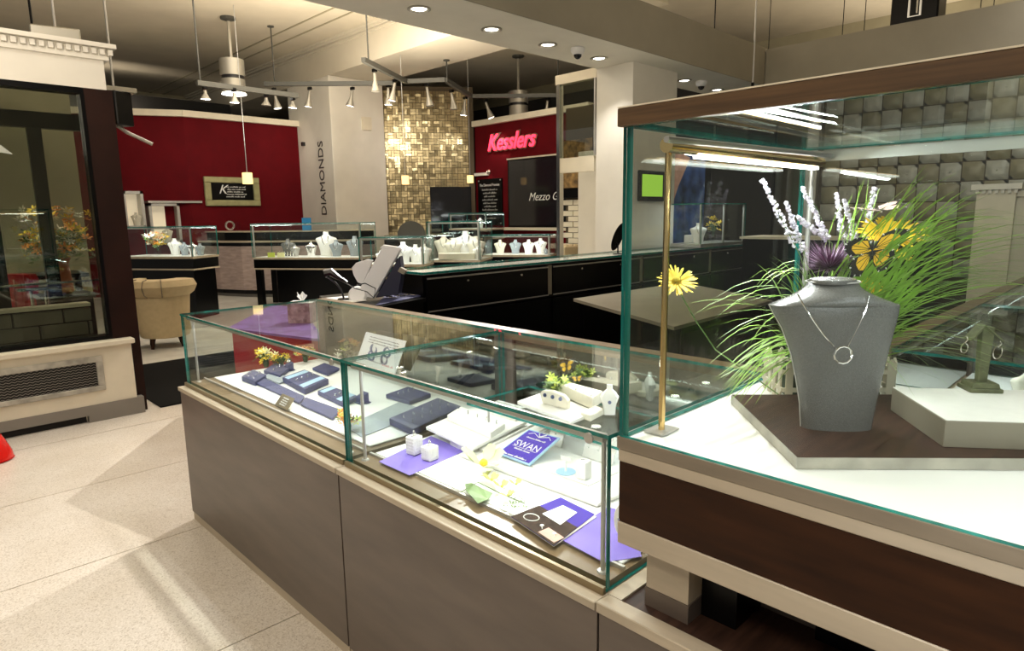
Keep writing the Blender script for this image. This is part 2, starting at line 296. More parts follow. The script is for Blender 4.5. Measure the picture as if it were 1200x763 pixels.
# low wall with interior window left of the pillar
iw = thing('glazed_partition', 'cream partition with a tall upper pane left of the square pillar', 'partition', (6.85, 5.7, 0))
B().box(6.815, 5.36, 3.2, 6.9, 6.05, 3.32).obj('head_rail', 'cream', iw)
B().box(6.80, 5.965, 0, 6.88, 6.02, 3.2).obj('frame_post', 'chrome', iw); B().box(6.80, 5.362, 2.25, 6.85, 5.385, 3.2).obj('frame_post', 'steel', iw)
B().box(6.82, 5.385, 2.25, 6.832, 5.965, 3.2, 0, 1).obj('upper_pane', ['glassd', 'edge'], iw)
B().box(6.81, 5.385, 2.05, 6.87, 5.965, 2.24).obj('transom', 'cream', iw)
B().box(7.6, 5.8, 0, 8.0, 6.3, 2.4).obj('inner_pier', 'white', iw)
q = thing('leopard_wall_art', 'brown and black patterned panel seen through the partition doorway', 'panel', (8.8, 7.6, 0))
B().box(8.8, 7.0, 1.95, 8.85, 7.7, 2.75).obj('board', mat('animal_print', (.20, .12, .04), .6, noise=9, var=.9), q); B().box(8.79, 7.0, 1.78, 8.86, 7.7, 1.93).obj('lower_rail', 'black', q)
q = tag(bpy.data.objects.new('wall_inner', None), kind='structure'); COL.objects.link(q)
B().box(8.9, 6.3, 0, 9.0, 7.66, 3.3).obj('backing', 'grout', q)
for r_ in range(9):
    for c_ in range(4): B().box(8.86, 6.75+c_*.24-(r_ % 2)*.12, .9+r_*.095, 8.90, 6.97+c_*.24-(r_ % 2)*.12, .985+r_*.095).obj('brick', 'cream', q)
# red walls
q = tag(bpy.data.objects.new('wall_left', None), kind='structure'); COL.objects.link(q)
B().box(4.75, 14.03, 0, 7.15, 14.2, 3.5).obj('panel', 'red', q)
B().ext([V((4.75, 14.03, 0)), V((1.6, 15.6, 0)), V((1.6, 15.8, 0)), V((4.75, 14.2, 0))], (0, 0, 3.5)).obj('panel', 'red', q)
B().box(4.72, 13.93, 3.5, 7.15, 14.25, 3.62).obj('cap_rail', 'cream', q)
B().ext([V((4.75, 13.93, 3.5)), V((1.6, 15.5, 3.5)), V((1.6, 15.8, 3.5)), V((4.75, 14.25, 3.5))], (0, 0, .12)).obj('cap_rail', 'cream', q)
B().box(4.5, 13.98, 0, 7.15, 14.03, .13).obj('skirting', 'greyplinth', q)
q = tag(bpy.data.objects.new('wall_right_red', None), kind='structure'); COL.objects.link(q)
B().box(10.28, 8.2, 0, 10.45, 11.6, 3.5).obj('panel', 'red', q); B().box(10.18, 8.2, 3.5, 10.5, 11.6, 3.62).obj('cap_rail', 'cream', q)
B().box(12.4, 5.5, 0, 12.5, 16, 4.35).obj('dark_partition', 'dark', q)
B().box(10.24, 8.3, 1.2, 10.279, 10.5, 2.69).obj('window_frame', 'black', q); B().box(10.225, 8.35, 1.27, 10.238, 10.45, 2.66, 0, 1).obj('dark_pane', ['screen', 'edge'], q)
B().box(10.16, 8.3, 1.17, 10.28, 10.62, 1.23).obj('sill', 'cream', q); B().box(10.21, 8.3, 2.69, 10.28, 10.5, 2.72).obj('frame_edge', 'cream', q)
text('Mezzo Gui', .24, 'text', frame_mtx((10.22, 9.35, 1.87), (0, -1, 0), (0, 0, 1)), 'window_lettering', q, .002, .35, .95)
# bronze tile wall between column and the red wall (basket weave), 45 degrees
A = V((8.45, 12.895, 0)); Bv = V((10.24, 11.6, 0)); L_ = (Bv-A).length; e = (Bv-A).normalized(); nrm = V((-e.y, e.x, 0)); nrm = -nrm if nrm.dot(V((1, 1, 0))) > 0 else nrm
tw = tag(bpy.data.objects.new('wall_tiled', None), kind='structure'); COL.objects.link(tw)
B().ext([A, Bv, Bv-nrm*.2, A-nrm*.2], (0, 0, 4.375)).obj('backing', 'grout', tw)
t_ = B(); tq = Matrix((e, nrm, V((0, 0, 1)))).transposed().to_quaternion(); U = .13; rows = int(4.1/U); cols = int(L_/U)
for r_ in range(rows):
    for c_ in range(cols):
        c0 = A+e*(c_*U+U/2)+nrm*.008+V((0, 0, .25+r_*U+U/2)); hz = (r_+c_) % 2
        for k in (-1, 1):
            tilt = Quaternion(V((0, 0, 1)), random.uniform(-.06, .06)) @ Quaternion(e, random.uniform(-.1, .1))
            dd = random.uniform(0, .008)
            if hz: t_.obox(c0+V((0, 0, k*U*.25))+nrm*dd, (U*.93, .02, U*.43), tilt@tq)
            else: t_.obox(c0+e*(k*U*.25)+nrm*dd, (U*.43, .02, U*.93), tilt@tq)
o = t_.obj('tile_field', 'brick', tw, stuff=True)
# padded wall on the right
pw = tag(bpy.data.objects.new('wall_padded', None), kind='structure'); COL.objects.link(pw)
B().box(9.60, -5, 0, 9.7, 3.6, 3.3).obj('backing', 'grout', pw)
def cushion(m, btn):
    b = B(); s = .112; n = 5; vs = []; fs = []
    for i in range(n+1):
        for j in range(n+1):
            u = -1+2*i/n; v = -1+2*j/n; h = .026*(1-u**4)*(1-v**4); 
            if btn: h -= .03*math.exp(-(u*u+v*v)*14)
            vs.append((-h, u*s, v*s))
    for i in range(n):
        for j in range(n): a = i*(n+1)+j; fs.append((a, a+1, a+n+2, a+n+1))
    b.add(vs, fs)
    if btn: b.ball((-.012, 0, 0), .012, 6)
    return b.obj('padded_panel', m, smooth=True)
c1, c2 = cushion('pad', False), cushion('pad2', True); first = [True, True]
for r_ in range(11):
    for c_ in range(22):
        k = (r_+c_) % 2; src = (c1, c2)[k]
        o = src if first[k] else src.copy()
        if not first[k]: COL.objects.link(o)
        first[k] = False; o.parent = pw; o.location = (9.6, 3.45-c_*.235, 3.12-r_*.235)
B().box(9.5, 3.60, 0, 9.75, 3.75, 3.29).obj('edge_post', 'steel', pw)
# bright dentil column in front of the padded wall
q = thing('low_column', 'short cream column with dentil capital in front of the padded wall', 'column', (8.95, 1.4, 0))
B().box(8.8, 1.25, 0, 9.1, 1.60, 1.70).obj('shaft', 'cream', q); B().box(8.76, 1.2, 1.70, 9.14, 1.65, 1.76).obj('capital', 'white', q)
b = B()
for k in range(7): b.box(8.775, 1.235+k*.057, 1.66, 8.8, 1.265+k*.057, 1.70)
b.obj('dentil_row', 'white', q, stuff=True)
q = thing('side_partition', 'olive partition behind the short dentil column', 'partition', (8.95, .3, 0)); B().box(8.85, -1.6, 0, 9.05, 1.25, 1.62).obj('board', 'beam', q); B().box(8.82, -1.6, 1.62, 9.08, 1.25, 1.68).obj('top_rail', 'cream', q)

# ------------------------------------------------------------------ shop window wall at left (plane y = 5.66)
ww = tag(bpy.data.objects.new('wall_window', None), kind='structure'); COL.objects.link(ww)
WY = 5.66; X0 = -2.6
B().box(X0, WY, 2.45, 1.40, WY+.25, 2.66).obj('fascia', 'white', ww)
B().box(X0, WY-.03, 2.655, 1.43, WY+.28, 2.68).obj('cornice_bead', 'white', ww)
B().box(X0, WY-.075, 2.735, 1.475, WY+.32, 2.765).obj('cornice_top', 'white', ww); B().box(X0, WY-.02, 2.68, 1.42, WY+.27, 2.74).obj('cornice_core', 'white', ww)
b = B()
for k in range(70): b.box(1.425-k*.052, WY-.05, 2.690, 1.455-k*.052, WY-.02, 2.728)
for k in range(6): b.box(1.42, WY+.0+k*.052, 2.690, 1.45, WY+.03+k*.052, 2.728)
b.obj('dentil_row', 'white', ww, stuff=True)
B().box(1.25, WY-.0, 0, 1.435, WY+.16, 2.45).obj('corner_post', 'post', ww)
B().box(X0, WY, 2.41, 1.25, WY+.12, 2.45).obj('top_frame', 'black', ww); B().box(X0, WY, .60, 1.25, WY+.12, .635).obj('bottom_frame', 'black', ww)
B().box(1.225, WY-.004, .635, 1.25, WY+.1, 2.41).obj('side_frame', 'black', ww)
B().box(X0, WY+.05, .635, 1.225, WY+.058, 2.41, 0, 1).obj('pane', ['glassd', 'edge'], ww)
B().box(X0, WY-.10, .565, 1.375, WY+.0, .605).obj('sill', 'cream', ww, bevel=.006)
B().box(X0, WY-.06, .12, 1.355, WY+.0, .565).obj('apron', 'cream', ww)
B().ext([V((X0, WY-.07, 0)), V((X0, WY-.07, .13)), V((1.40, WY-.07, .13)), V((1.40, WY-.07, 0)), V((1.02, WY-.07, 0)), V((1.02, WY-.07, .055)), V((-.4, WY-.07, .055)), V((-.4, WY-.07, 0))], (0, .07, 0)).obj('plinth', 'greyplinth', ww)
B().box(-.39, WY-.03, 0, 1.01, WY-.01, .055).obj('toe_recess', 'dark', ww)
# vent grille
vg = thing('vent_grille', 'long wire mesh vent grille in a weathered silver frame under the shop window', 'vent', (.3, WY-.06, .23))
y_ = WY-.061
for a in ((-.6, .455, 1.15, .50), (-.6, .235, 1.15, .272), (1.105, .272, 1.15, .455), (-.6, .272, -.555, .455)):
    B().box(a[0], y_-.018, a[1], a[2], y_, a[3]).obj('frame_rail', 'silverleaf', vg, bevel=.004)
B().box(-.56, y_-.002, .27, 1.11, y_-.0005, .46).obj('dark_backing', 'dark', vg)
b = B()
for k in range(10):
    z = .278+k*.0195; n = 100; pts = [(-.55+i*1.655/n, y_-.008, z+(.0045 if i % 2 else -.0045)) for i in range(n+1)]
    for i in range(n): 
        p0, p1 = V(pts[i]), V(pts[i+1]); b.add([p0+V((0, 0, -.0016)), p1+V((0, 0, -.0016)), p1+V((0, 0, .0016)), p0+V((0, 0, .0016))], [(0, 1, 2, 3)])
b.obj('wire_mesh', 'mesh', vg, stuff=True)
# behind the shop window: glass doors, low brick wall, bouquet, red chair
q = thing('glass_door', 'black framed glass double door standing open behind the shop window', 'door', (.9, 6.1, 0))
for (x0, x1, y0) in ((.62, .72, 6.15), (.96, 1.05, 6.15)): B().box(x0, y0, .0, x1, y0+.05, 2.3).obj('stile', 'black', q)
B().box(.62, 6.14, 2.2, 1.32, 6.21, 2.32).obj('head_rail', 'black', q); B().box(-.9, 6.18, 2.12, .62, 6.22, 2.18).obj('head_rail', 'black', q)
B().box(.73, 6.17, .3, .955, 6.178, 2.2, 0, 1).obj('door_pane', ['glass', 'edge'], q)
B().box(.6, 6.10, 1.02, 1.3, 6.13, 1.035).obj('push_rail', 'chrome', q)
for x in (.84, .93): 
    B().cyl((x, 6.09, .74), (x, 6.09, .98), .012).obj('pull_handle', 'chrome', q)
B().box(.76, 6.08, .98, 1.02, 6.14, 1.0).obj('handle_plate', 'track', q)
q = tag(bpy.data.objects.new('wall_low_brick', None), kind='structure'); COL.objects.link(q)
B().box(-2.6, 6.05, 0, 1.2, 6.13, .93-.1).obj('backing', 'dark', q)
for r_ in range(7):
    for c_ in range(12):
        x0 = -2.5+c_*.32+(r_ % 2)*.16; B().box(x0, 6.02, .06+r_*.11, min(1.2, x0+.308), 6.052, .06+r_*.11+.10).obj('brick', 'gbrick', q, bevel=.003)
B().box(-2.6, 6.0, .835, 1.2, 6.14, .86).obj('coping', 'cream', q)
q = tag(bpy.data.objects.new('wall_vestibule', None), kind='structure'); COL.objects.link(q)
B().box(-2.6, 8.9, 0, 1.82, 9.0, 3.0).obj('rear_panel', 'olive', q)
B().box(-2.6, 6.3, 2.80, 1.1, 8.9, 2.82).obj('ceiling_backing', 'olive', q)
for i_ in range(6):
    for j_ in range(4): B().box(-2.55+i_*.61, 6.32+j_*.64, 2.785, -1.96+i_*.61, 6.94+j_*.64, 2.799).obj('ceiling_panel', 'beam', q)
B().lathe([(.07, 2.784), (.06, 2.776), (.001, 2.775)], (.35, 6.9, 0), 16).obj('recessed_lamp', 'lamp', q)
lamp_spot((.35, 6.9, 2.7), (.4, 7.2, 0), 90, 130, .8, WARM, .05, 'vestibule_lamp')
# red leather chair and table behind the window
q = thing('red_chair', 'buttoned red leather chair seen through the shop window', 'chair', (.68, 7.0, 0))
b = B()
b.loft([[V((.68+.38*math.cos(a)*s_, 7.3+.30*math.sin(a)*s_, z)) for a in [PI*k/10 for k in range(11)]]+[V((.68+.28*math.cos(a)*s_, 7.3+.2*math.sin(a)*s_, z)) for a in [PI*k/10 for k in range(10, -1, -1)]] for z, s_ in ((.35, .85), (.7, .95), (.98, 1.05), (1.03, 1.0))])
b.obj('backrest', 'redl', q, smooth=True)
B().lathe([(.30, .30), (.34, .36), (.33, .45), (.25, .48), (.01, .485)], (.68, 7.2, 0), 18).obj('seat', 'redl', q, smooth=True)
for dx, dy in ((-.2, -.2), (.2, -.2), (-.2, .2), (.2, .2)): B().cyl((.68+dx, 7.2+dy, 0), (.68+dx*.9, 7.2+dy*.9, .31), .02, 8).obj('leg', 'black', q)
b = B()
for k in range(-3, 4): b.tube([(.68+k*.09, 7.02+.02*abs(k)-.0, .5), (.68+k*.1, 7.46-.02*k*k, .72), (.68+k*.11, 7.50-.02*k*k, .98)], .012, 5)
b.obj('seam', 'redl', q)
q = thing('dark_table', 'long dark table behind the red chair and the shop window', 'table', (-.2, 8.0, 0))
B().box(-1.6, 7.9, .93, 1.6, 8.5, .97).obj('tabletop', 'black', q)
for x in (-1.5, 1.5): 
    for y in (7.95, 8.45): B().box(x-.03, y-.03, 0, x+.03, y+.03, .93).obj('leg', 'black', q)
def bouquet(name, label, loc, R, h, cols, n=60, stem=.3, vase='glass', rv=.05, fs=.035):
    t = thing(name, label, 'flowers', loc); x, y, z = loc
    B().lathe([(rv*.7, 0), (rv, .02), (rv*.8, h*.35), (rv*1.1, h*.42)], loc, 12).obj('vase', vase, t, smooth=True)
    b = B()
    for k in range(14):
        a = random.uniform(0, 6.28); b.tube([(x, y, z+h*.2), (x+R*.5*math.cos(a), y+R*.5*math.sin(a), z+h*.7)], .003, 4)
    b.obj('stems', 'leafd', t, stuff=True)
    for ci, c in enumerate(cols):
        b = B()
        for k in range(n//len(cols)):
            a = random.uniform(0, 6.28); rr = R*math.sqrt(random.random()); zz = h*.45+h*.55*random.random()
            if c.startswith('leaf'): zz = h*.4+h*.35*random.random()
            p0 = V((x+rr*math.cos(a), y+rr*math.sin(a), z+zz)); q0 = Quaternion(V((random.uniform(-1, 1), random.uniform(-1, 1), .1)).normalized(), random.uniform(0, 1.2))
            petals(b, p0, q0, fs*random.uniform(.7, 1.2), 6, .35)
        b.obj('leaves' if c.startswith('leaf') else 'blossoms', c, t, stuff=True)
    return t
def petals(b, c, q, R, n=12, wid=.22, cup=.25, mi=0, droop=0, jit=.12):
    for k in range(n):
        a = 2*PI*k/n+random.uniform(-jit, jit); L = R*random.uniform(.85, 1.08); cs = V((math.cos(a), math.sin(a), 0)); sn = V((-math.sin(a), math.cos(a), 0)); w_ = R*wid
        b.add([c+q@(cs*L*.08), c+q@(cs*L*.5+sn*w_*.5+V((0, 0, R*cup*.5))), c+q@(cs*L*.9+sn*w_*.3+V((0, 0, R*(cup-droop)))), c+q@(cs*L+V((0, 0, R*(cup*.9-droop)))), c+q@(cs*L*.9-sn*w_*.3+V((0, 0, R*(cup-droop)))), c+q@(cs*L*.5-sn*w_*.5+V((0, 0, R*cup*.5)))], [(0, 1, 5), (1, 2, 4, 5), (2, 3, 4)], mi)
bouquet('tall_bouquet', 'tall bouquet of white, orange and yellow flowers behind the shop window', (1.18, 6.85, .87), .26, .75, ['wpet', 'leaf', 'orange', 'leafd', 'yellow'], 240, fs=.05, vase='orangep', rv=.08)
q = thing('plinth_table', 'black pedestal under the tall bouquet', 'pedestal', (1.18, 6.85, 0)); B().box(1.0, 6.67, 0, 1.36, 7.03, .84).obj('body', 'black', q); B().box(.98, 6.65, .84, 1.38, 7.05, .869).obj('top', 'track', q)

# ================================================================== FRONT SHOWCASE ISLAND
XF, XG, XB, ZD, ZT = .99, 1.035, 1.79, .70, 1.05
def seg(b, a, c, r, **k): return b.cyl(a, c, r, **k)
def showcase(name, label, y0, y1, led=9, first=False, last=False):
    t = thing(name, label, 'display case', (1.4, (y0+y1)/2, 0), 'front glass showcases')
    B().box(1.0, y0+.002, .045, 1.03, y1-.002, .675).obj('front_panel', 'walnut', t)
    B().box(1.005, y0+.004, 0, 1.025, y1, .045).obj('plinth_strip', 'ledge', t)
    B().box(1.03, y0+.002, .02, XB, y1-.002, .675).obj('cabinet_body', 'walnut', t)
    B().box(XF, y0+.001, .675, XB+.01, y1-.001, .695).obj('ledge', 'ledge', t, bevel=.002)
    B().box(1.022, y0+.004, .695, 1.032, y1-.004, .712).obj('glazing_channel', 'brass', t)
    B().box(1.05, y0+.012, .695, 1.76, y1-.012, .712).obj('deck', 'walnut2', t)
    B().box(1.110, y0+.014, .712, 1.118, y1-.014, .721).obj('deck_edging', 'steel', t)
    g = B().box(XG, y0+.004, .698, XG+.010, y1-.004, 1.041, 0, 1); g.obj('front_pane', ['glass', 'edge'], t)
    for y in (y0+.004, y1-.015): B().box(XG+.011, y, .698, 1.745, y+.011, 1.041, 0, 1).obj('side_pane', ['glass', 'edge'], t)
    B().box(XG-.003, y0+.001, 1.042, 1.752, y1-.001, 1.051, 0, 1).obj('top_pane', ['glass', 'edge'], t)
    B().box(1.753, y0+.001, 1.018, XB+.02, y1-.001, 1.052).obj('rear_top_rail', 'walnut2', t)
    for y in (y0+.002, y1-.05): B().box(1.755, y, .712, XB, y+.048, 1.018).obj('rear_post', 'walnut', t)
    ym = (y0+y1)/2
    B().box(1.775, y0+.05, .712, 1.78, ym+.02, 1.018).obj('rear_sliding_door', 'dmirror', t)
    B().box(1.765, ym-.02, .712, 1.77, y1-.05, 1.018).obj('rear_sliding_door', 'dmirror', t)
    for y in (y0+.045, y1-.045): B().cyl((1.075, y, .712), (1.075, y, 1.03), .0055, 8).obj('corner_post', 'steel', t); B().lathe([(.014, .712), (.012, .716), (.006, .717)], (1.075, y, 0), 10).obj('post_foot', 'steel', t)
    B().box(1.05, y0+.03, 1.024, 1.066, y1-.03, 1.040).obj('light_bar', 'steel', t)
    B().box(1.066, y0+.05, 1.024, 1.068, y1-.05, 1.036).obj('light_strip', 'led', t)
    for y in (y0+.05,): B().lathe([(.012, 0), (.012, .004)], (1.03, y, 1.035), 10, q=Quaternion((0, 1, 0), -PI/2)).obj('bar_cap', 'steel', t)
    lamp_area((1.085, ym, 1.02), (1.38, ym, .70), y1-y0-.12, .012, led, COOL, 'showcase_light')
    if y0 < 1: lamp_area((1.73, ym, 1.005), (1.45, ym, .74), y1-y0-.15, .012, 2.6, COOL, 'showcase_light')  # added fill for the rear half, no strip is fitted there
    return t
showcase('glass_showcase', 'far glass-topped showcase with dark blue ring trays and yellow flowers on walnut counter', 1.842, 3.35, 3.6)
showcase('glass_showcase', 'near glass-topped showcase with purple mats, SWAN sign and lily on walnut counter', .772, 1.838, 2.1)
# counter carrying the tall case
t = thing('counter', 'walnut counter with pale ledge continuing under the tall glass case', 'counter', (1.4, .2, 0))
B().box(1.0, -1.6, .045, 1.03, .768, .675).obj('front_panel', 'walnut', t); B().box(1.005, -1.6, 0, 1.025, .768, .045).obj('plinth_strip', 'ledge', t)
B().box(1.03, -1.6, .02, 1.79, .768, .675).obj('cabinet_body', 'walnut', t)
B().box(XF, -1.6, .675, 1.032, .77, .699).obj('front_ledge', 'ledge', t, bevel=.002); B().box(1.032, .735, .675, 1.79, .77, .699).obj('end_ledge', 'ledge', t)
B().box(1.032, -1.6, .675, 1.79, .735, .694).obj('inlaid_top', 'riser', t)
# tall case
TX0, TX1, TY1, TY0, TZ, TT = 1.0, 1.80, .725, -.95, 1.07, 1.656
t = thing('tall_glass_case', 'tall glass display case with jewellery bust and grass on dark wood banded base', 'display case', (1.4, 0, .70))
B().box(1.062, .597, .735, 1.30, .694, .846).obj('pedestal', 'ledge', t); B().box(1.060, .595, .6945, 1.302, .696, .7345).obj('pedestal_foot', 'walnut', t)
B().box(1.062, -.9, .7, 1.35, -.6, .846).obj('pedestal', 'ledge', t)
B().box(1.11, .52, .6945, 1.4, .594, .846).obj('gap_shade_block', 'black', t); B().box(1.22, .40, .6945, 1.24, .52, .846).obj('dark_baffle', 'walnut', t)  # black block stands in for the shaded gap beside the pedestal
B().box(1.19, -.6, .6945, 1.21, .40, .846).obj('gap_shade_panel', 'black', t)  # black sheet stands in for the shade deeper under the case
B().box(TX0, TY0, .846, TX1, TY1, .892).obj('lower_band', 'ledge', t, bevel=.002)
B().box(TX0+.002, TY0, .893, TX1-.002, TY1-.002, 1.018).obj('dark_band', 'espresso', t)
B().box(TX0, TY0, 1.019, TX1, TY1, 1.045).obj('upper_band', 'ledge', t, bevel=.002)
B().box(TX0-.002, TY0, 1.0455, TX0+.012, TY1+.002, 1.0695).obj('trim_rail', 'trimgrey', t)
B().box(TX0+.012, TY1-.012, 1.0455, TX1, TY1+.002, 1.0695).obj('trim_rail', 'steel', t)
B().box(TX0+.012, TY0, 1.0455, TX1, TY1-.012, 1.068).obj('white_deck', 'wdeck', t)
B().box(TX0+.001, TY0, 1.07, TX0+.0115, TY1-.001, TT-.002, 0, 1).obj('front_pane', ['glass', 'edge'], t)
B().box(TX0+.012, TY1-.015, 1.07, TX1-.004, TY1-.001, TT-.002, 0, 1).obj('left_pane', ['glass', 'edge'], t)
for (a, c) in ((TY0, -.12), (-.118, TY1-.014)): B().box(TX1-.018, a, 1.07, TX1-.010, c, TT-.002, 0, 1).obj('back_pane', ['glass', 'edge'], t)
B().box(TX0+.004, TY0, TT, TX1-.004, TY1-.004, TT+.008, 0, 1).obj('top_pane', ['glass', 'edge'], t)
B().box(TX0-.012, TY0, TT-.002, TX0+.003, TY1+.004, TT+.029).obj('top_trim', 'trimwood', t, bevel=.001)
B().box(TX0-.012, TY0, TT+.0295, TX0+.006, TY1+.004, TT+.032).obj('trim_bead', 'cream', t)
B().box(TX0+.004, TY1-.003, TT-.001, TX1, TY1+.004, TT+.010).obj('side_trim', 'edge', t)
B().box(TX1-.008, TY0, TT-.030, TX1, TY1-.014, TT-.003).obj('back_rail', 'steel', t)
for (x, y) in ((1.085, .682), (1.765, .682), (1.085, -.8)):
    B().cyl((x, y, TZ+.002), (x, y, TT-.03), .0065, 10).obj('brass_post', 'gold' if x < 1.2 and y > 0 else 'steel', t)
    B().box(x-.03, y-.022, TZ, x+.03, y+.022, TZ+.003).obj('post_foot', 'steel', t)
B().cyl((1.05, .665, TT-.035), (1.775, .665, TT-.035), .014, 14).obj('lamp_tube', 'gold', t, smooth=True)
for a, c in ((1.16, 1.44), (1.445, 1.74)): B().box(a, .655, TT-.053, c, .674, TT-.047).obj('light_strip', 'led', t)
B().cyl((1.01, .64, TT-.03), (1.78, .64, TT-.018), .006, 8).obj('upper_rod', 'steel', t)
lamp_area((1.45, .655, TT-.058), (1.42, .35, 1.07), .6, .012, 4.6, COOL, 'case_led')
lamp_area((1.05, 0, TT-.03), (1.4, 0, 1.07), .012, 1.3, 6, COOL, 'case_led')
# --- things inside the tall case
RA, RB_ = V((1.071, .409, 1.0685)), V((1.385, .635, 1.0685)); rd = (V((1.322, .137, 1.0685))-RA).normalized(); rs = V((-rd.y, rd.x, 0)); rs = rs if rs.dot(RB_-RA) > 0 else -rs
Ln, Wd = .75, (RB_-RA).length; RZ = 1.0905
pts = [RA, RA+rd*Ln, RA+rd*Ln+rs*Wd, RA+rs*Wd]
t = thing('wooden_riser', 'dark wooden riser board with pale sides under the grey bust', 'riser', RA)
B().prism(pts, 1.069, RZ-.0012).obj('board', 'silverleaf', t); B().prism([p+((sum(pts, V())/4)-p)*.004 for p in pts], RZ-.0012, RZ).obj('top_veneer', 'riser', t)
# grey necklace bust
P0 = (at(940, 498, z=RZ)+at(1018, 502, z=RZ))/2
e1 = V((math.cos(YAW), -math.sin(YAW), 0)); e2 = V((-math.sin(YAW), -math.cos(YAW), 0))     # right, toward the aisle
e1 = (Quaternion((0, 0, 1), math.radians(-6)) @ e1); e2 = (Quaternion((0, 0, 1), math.radians(-6)) @ e2)
def bw(px0, px1, py, off=0.0):
    a, c = vp(px0, py, P0, off), vp(px1, py, P0, off); return ((c-a).length/2, (a.z+c.z)/2, V(((a.x+c.x)/2, (a.y+c.y)/2, 0)))
rows = [(940, 1018, 498, .030, .0), (938, 1022, 470, .030, .004), (933, 1027, 440, .032, .008), (926, 1032, 410, .036, .014), (915, 1038, 380, .042, .018), (905, 1042, 362, .046, .018), (901, 1044, 353, .046, .015)]
zoff = RZ-bw(*rows[0][:3])[1]
def bring(hw, z, c, dep, shift, exps=.75, n=20):
    R_ = []
    for i in range(n):
        a = PI*i/(n-1); R_.append(c+e1*(-hw*math.cos(a))+e2*(dep*math.sin(a)**exps+shift)+V((0, 0, z)))
    for i in range(n):
        a = PI*(n-1-i)/(n-1); R_.append(c+e1*(-hw*.98*math.cos(a))+e2*(dep*.45*math.sin(a)**exps+shift-.008)+V((0, 0, z)))
    return R_
t = thing('necklace_bust', 'large grey leatherette necklace bust on the dark riser board', 'jewellery stand', (P0.x, P0.y, RZ))
rg = []
for a, c, py, dep, sh in rows:
    hw, z, cc = bw(a, c, py); rg.append(bring(hw, z+zoff, cc, dep, sh))
hwS, zS, cS = bw(901, 1044, 353)
hwN, zN, cN = bw(950, 1004, 331)
b = B().loft(rg, 0)
# shoulders rolling into the neck
sr = [rg[-1]]
for xa, xc, py in ((908, 1038, 350.5), (917, 1030, 347.5), (926, 1022, 344), (934, 1015, 340.5), (941, 1009, 337), (946, 1005, 333), (948.5, 1003.5, 329)):
    hw, z, cc = bw(xa, xc, py); f = (353-py)/24
    n = 20; R_ = []
    for i in range(2*n):
        a = PI*i/(n-1) if i < n else PI+PI*(i-n)/(n-1)
        R_.append(cc+e1*(-hw*math.cos(a))+e2*((.048*(1-f)+hw*.86*f)*math.copysign(abs(math.sin(a))**(.75+.25*f), math.sin(a))*(1 if i < n else (.45+.55*f))+.015*(1-f))+V((0, 0, z+zoff)))
    sr.append(R_)
hwN, zN, cN = bw(948.5, 1003.5, 328)
b.loft(sr, 0)
b.obj('bust_form', 'greybust', t, smooth=True, sharp=75)
dc = cN+V((0, 0, zN+zoff))
B().lathe([(hwN*1.04, -.002), (hwN*1.07, .002), (hwN*1.04, .0055), (hwN*.6, .0075), (.001, .008)], dc, 28, sy=.85).obj('neck_cap', 'greybust', t, smooth=True)
B().tube([dc+e1*hwN*1.075*math.cos(i*PI/16)+e2*hwN*.915*math.sin(i*PI/16)+V((0, 0, .001)) for i in range(32)], .0012, 5, closed=True).obj('cap_piping', 'piping', t)
for s_ in (0, 19): B().tube([r[s_]+V((0, 0, 0)) for r in rg], .0016, 5).obj('edge_piping', 'piping', t)
# necklace
t = thing('necklace', 'silver chain necklace with open ring pendant on the grey bust', 'necklace', dc)
ra = vp(988, 415, P0); zR = ra.z
def onb(px, py, out=0.062): p = vp(px, py, P0, -out); return p
ctr = onb(988, 415); ctr.z += 0
for name_, pa in (('chain', [(935, 345), (942, 358), (953, 375), (965, 392), (979, 408)]), ('chain', [(1019, 347), (1015, 362), (1008, 378), (1000, 394), (993, 407)])):
    b = B(); outs = [.045, .062, .068, .070, .068] if pa[0][0] < 980 else [.062, .076, .076, .074, .070]
    pp = [onb(*q_, outs[i]) for i, q_ in enumerate(pa)]
    b.tube(pp, .0013, 6); b.obj(name_, 'silver', t, smooth=True)
qf = Quaternion((0, 0, 1), -YAW)
B().ring(onb(988, 416, .074), .0155, .0022, qf, 12, 8).obj('ring_pendant', 'silver', t)
# champagne box with earring stand
bx = [at(1105, 524, z=RZ), at(1054, 488, z=RZ)]; side = bx[1]-bx[0]; fr = V((-side.y, side.x, 0)).normalized(); fr = fr if fr.dot(rd) > 0 else -fr
hb = .048
t = thing('display_box', 'champagne coloured box block carrying the earring stand', 'display block', bx[0])
pts = [bx[0], bx[0]+fr*.26, bx[0]+fr*.26+side*1.25, bx[0]+side*1.25]
b = B().prism(pts, RZ, RZ+hb); b.obj('block', 'boxside', t, bevel=.001)
cc = sum(pts, V())/4
B().prism([p+(cc-p)*.01 for p in pts], RZ+hb, RZ+hb+.001).obj('top_sheet', 'wfelt', t)
EZ = RZ+hb+.0015; ec = at(1148, 457, z=EZ)
t = thing('earring_stand', 'small olive grey T-shaped earring stand on the champagne box', 'jewellery stand', ec)
qb = Quaternion((0, 0, 1), math.atan2(fr.y, fr.x))
B().obox(ec+V((0, 0, .004)), (.060, .052, .008), qb).obj('base_plate', 'stand', t, bevel=.001); B().obox(ec+V((0, 0, .013)), (.052, .045, .010), qb, taper=.92).obj('base_block', 'stand', t, bevel=.001)
topz = vp(1148, 383, ec).z
B().obox(ec+V((0, 0, (.018+topz-EZ)/2)), (.018, .012, topz-EZ-.018), qf, taper=1.35).obj('stem', 'stand', t, bevel=.001)
b = B()
tl, tm, tr = vp(1135, 396, ec), vp(1151, 379, ec), vp(1172, 398, ec)
for a, c in ((tl, tm), (tm, tr)):
    d_ = e2*.014; n_ = V((0, 0, .004)); b.ext([a-d_, a+d_, c+d_, c-d_], -n_)
b.obj('arms', 'stand', t)
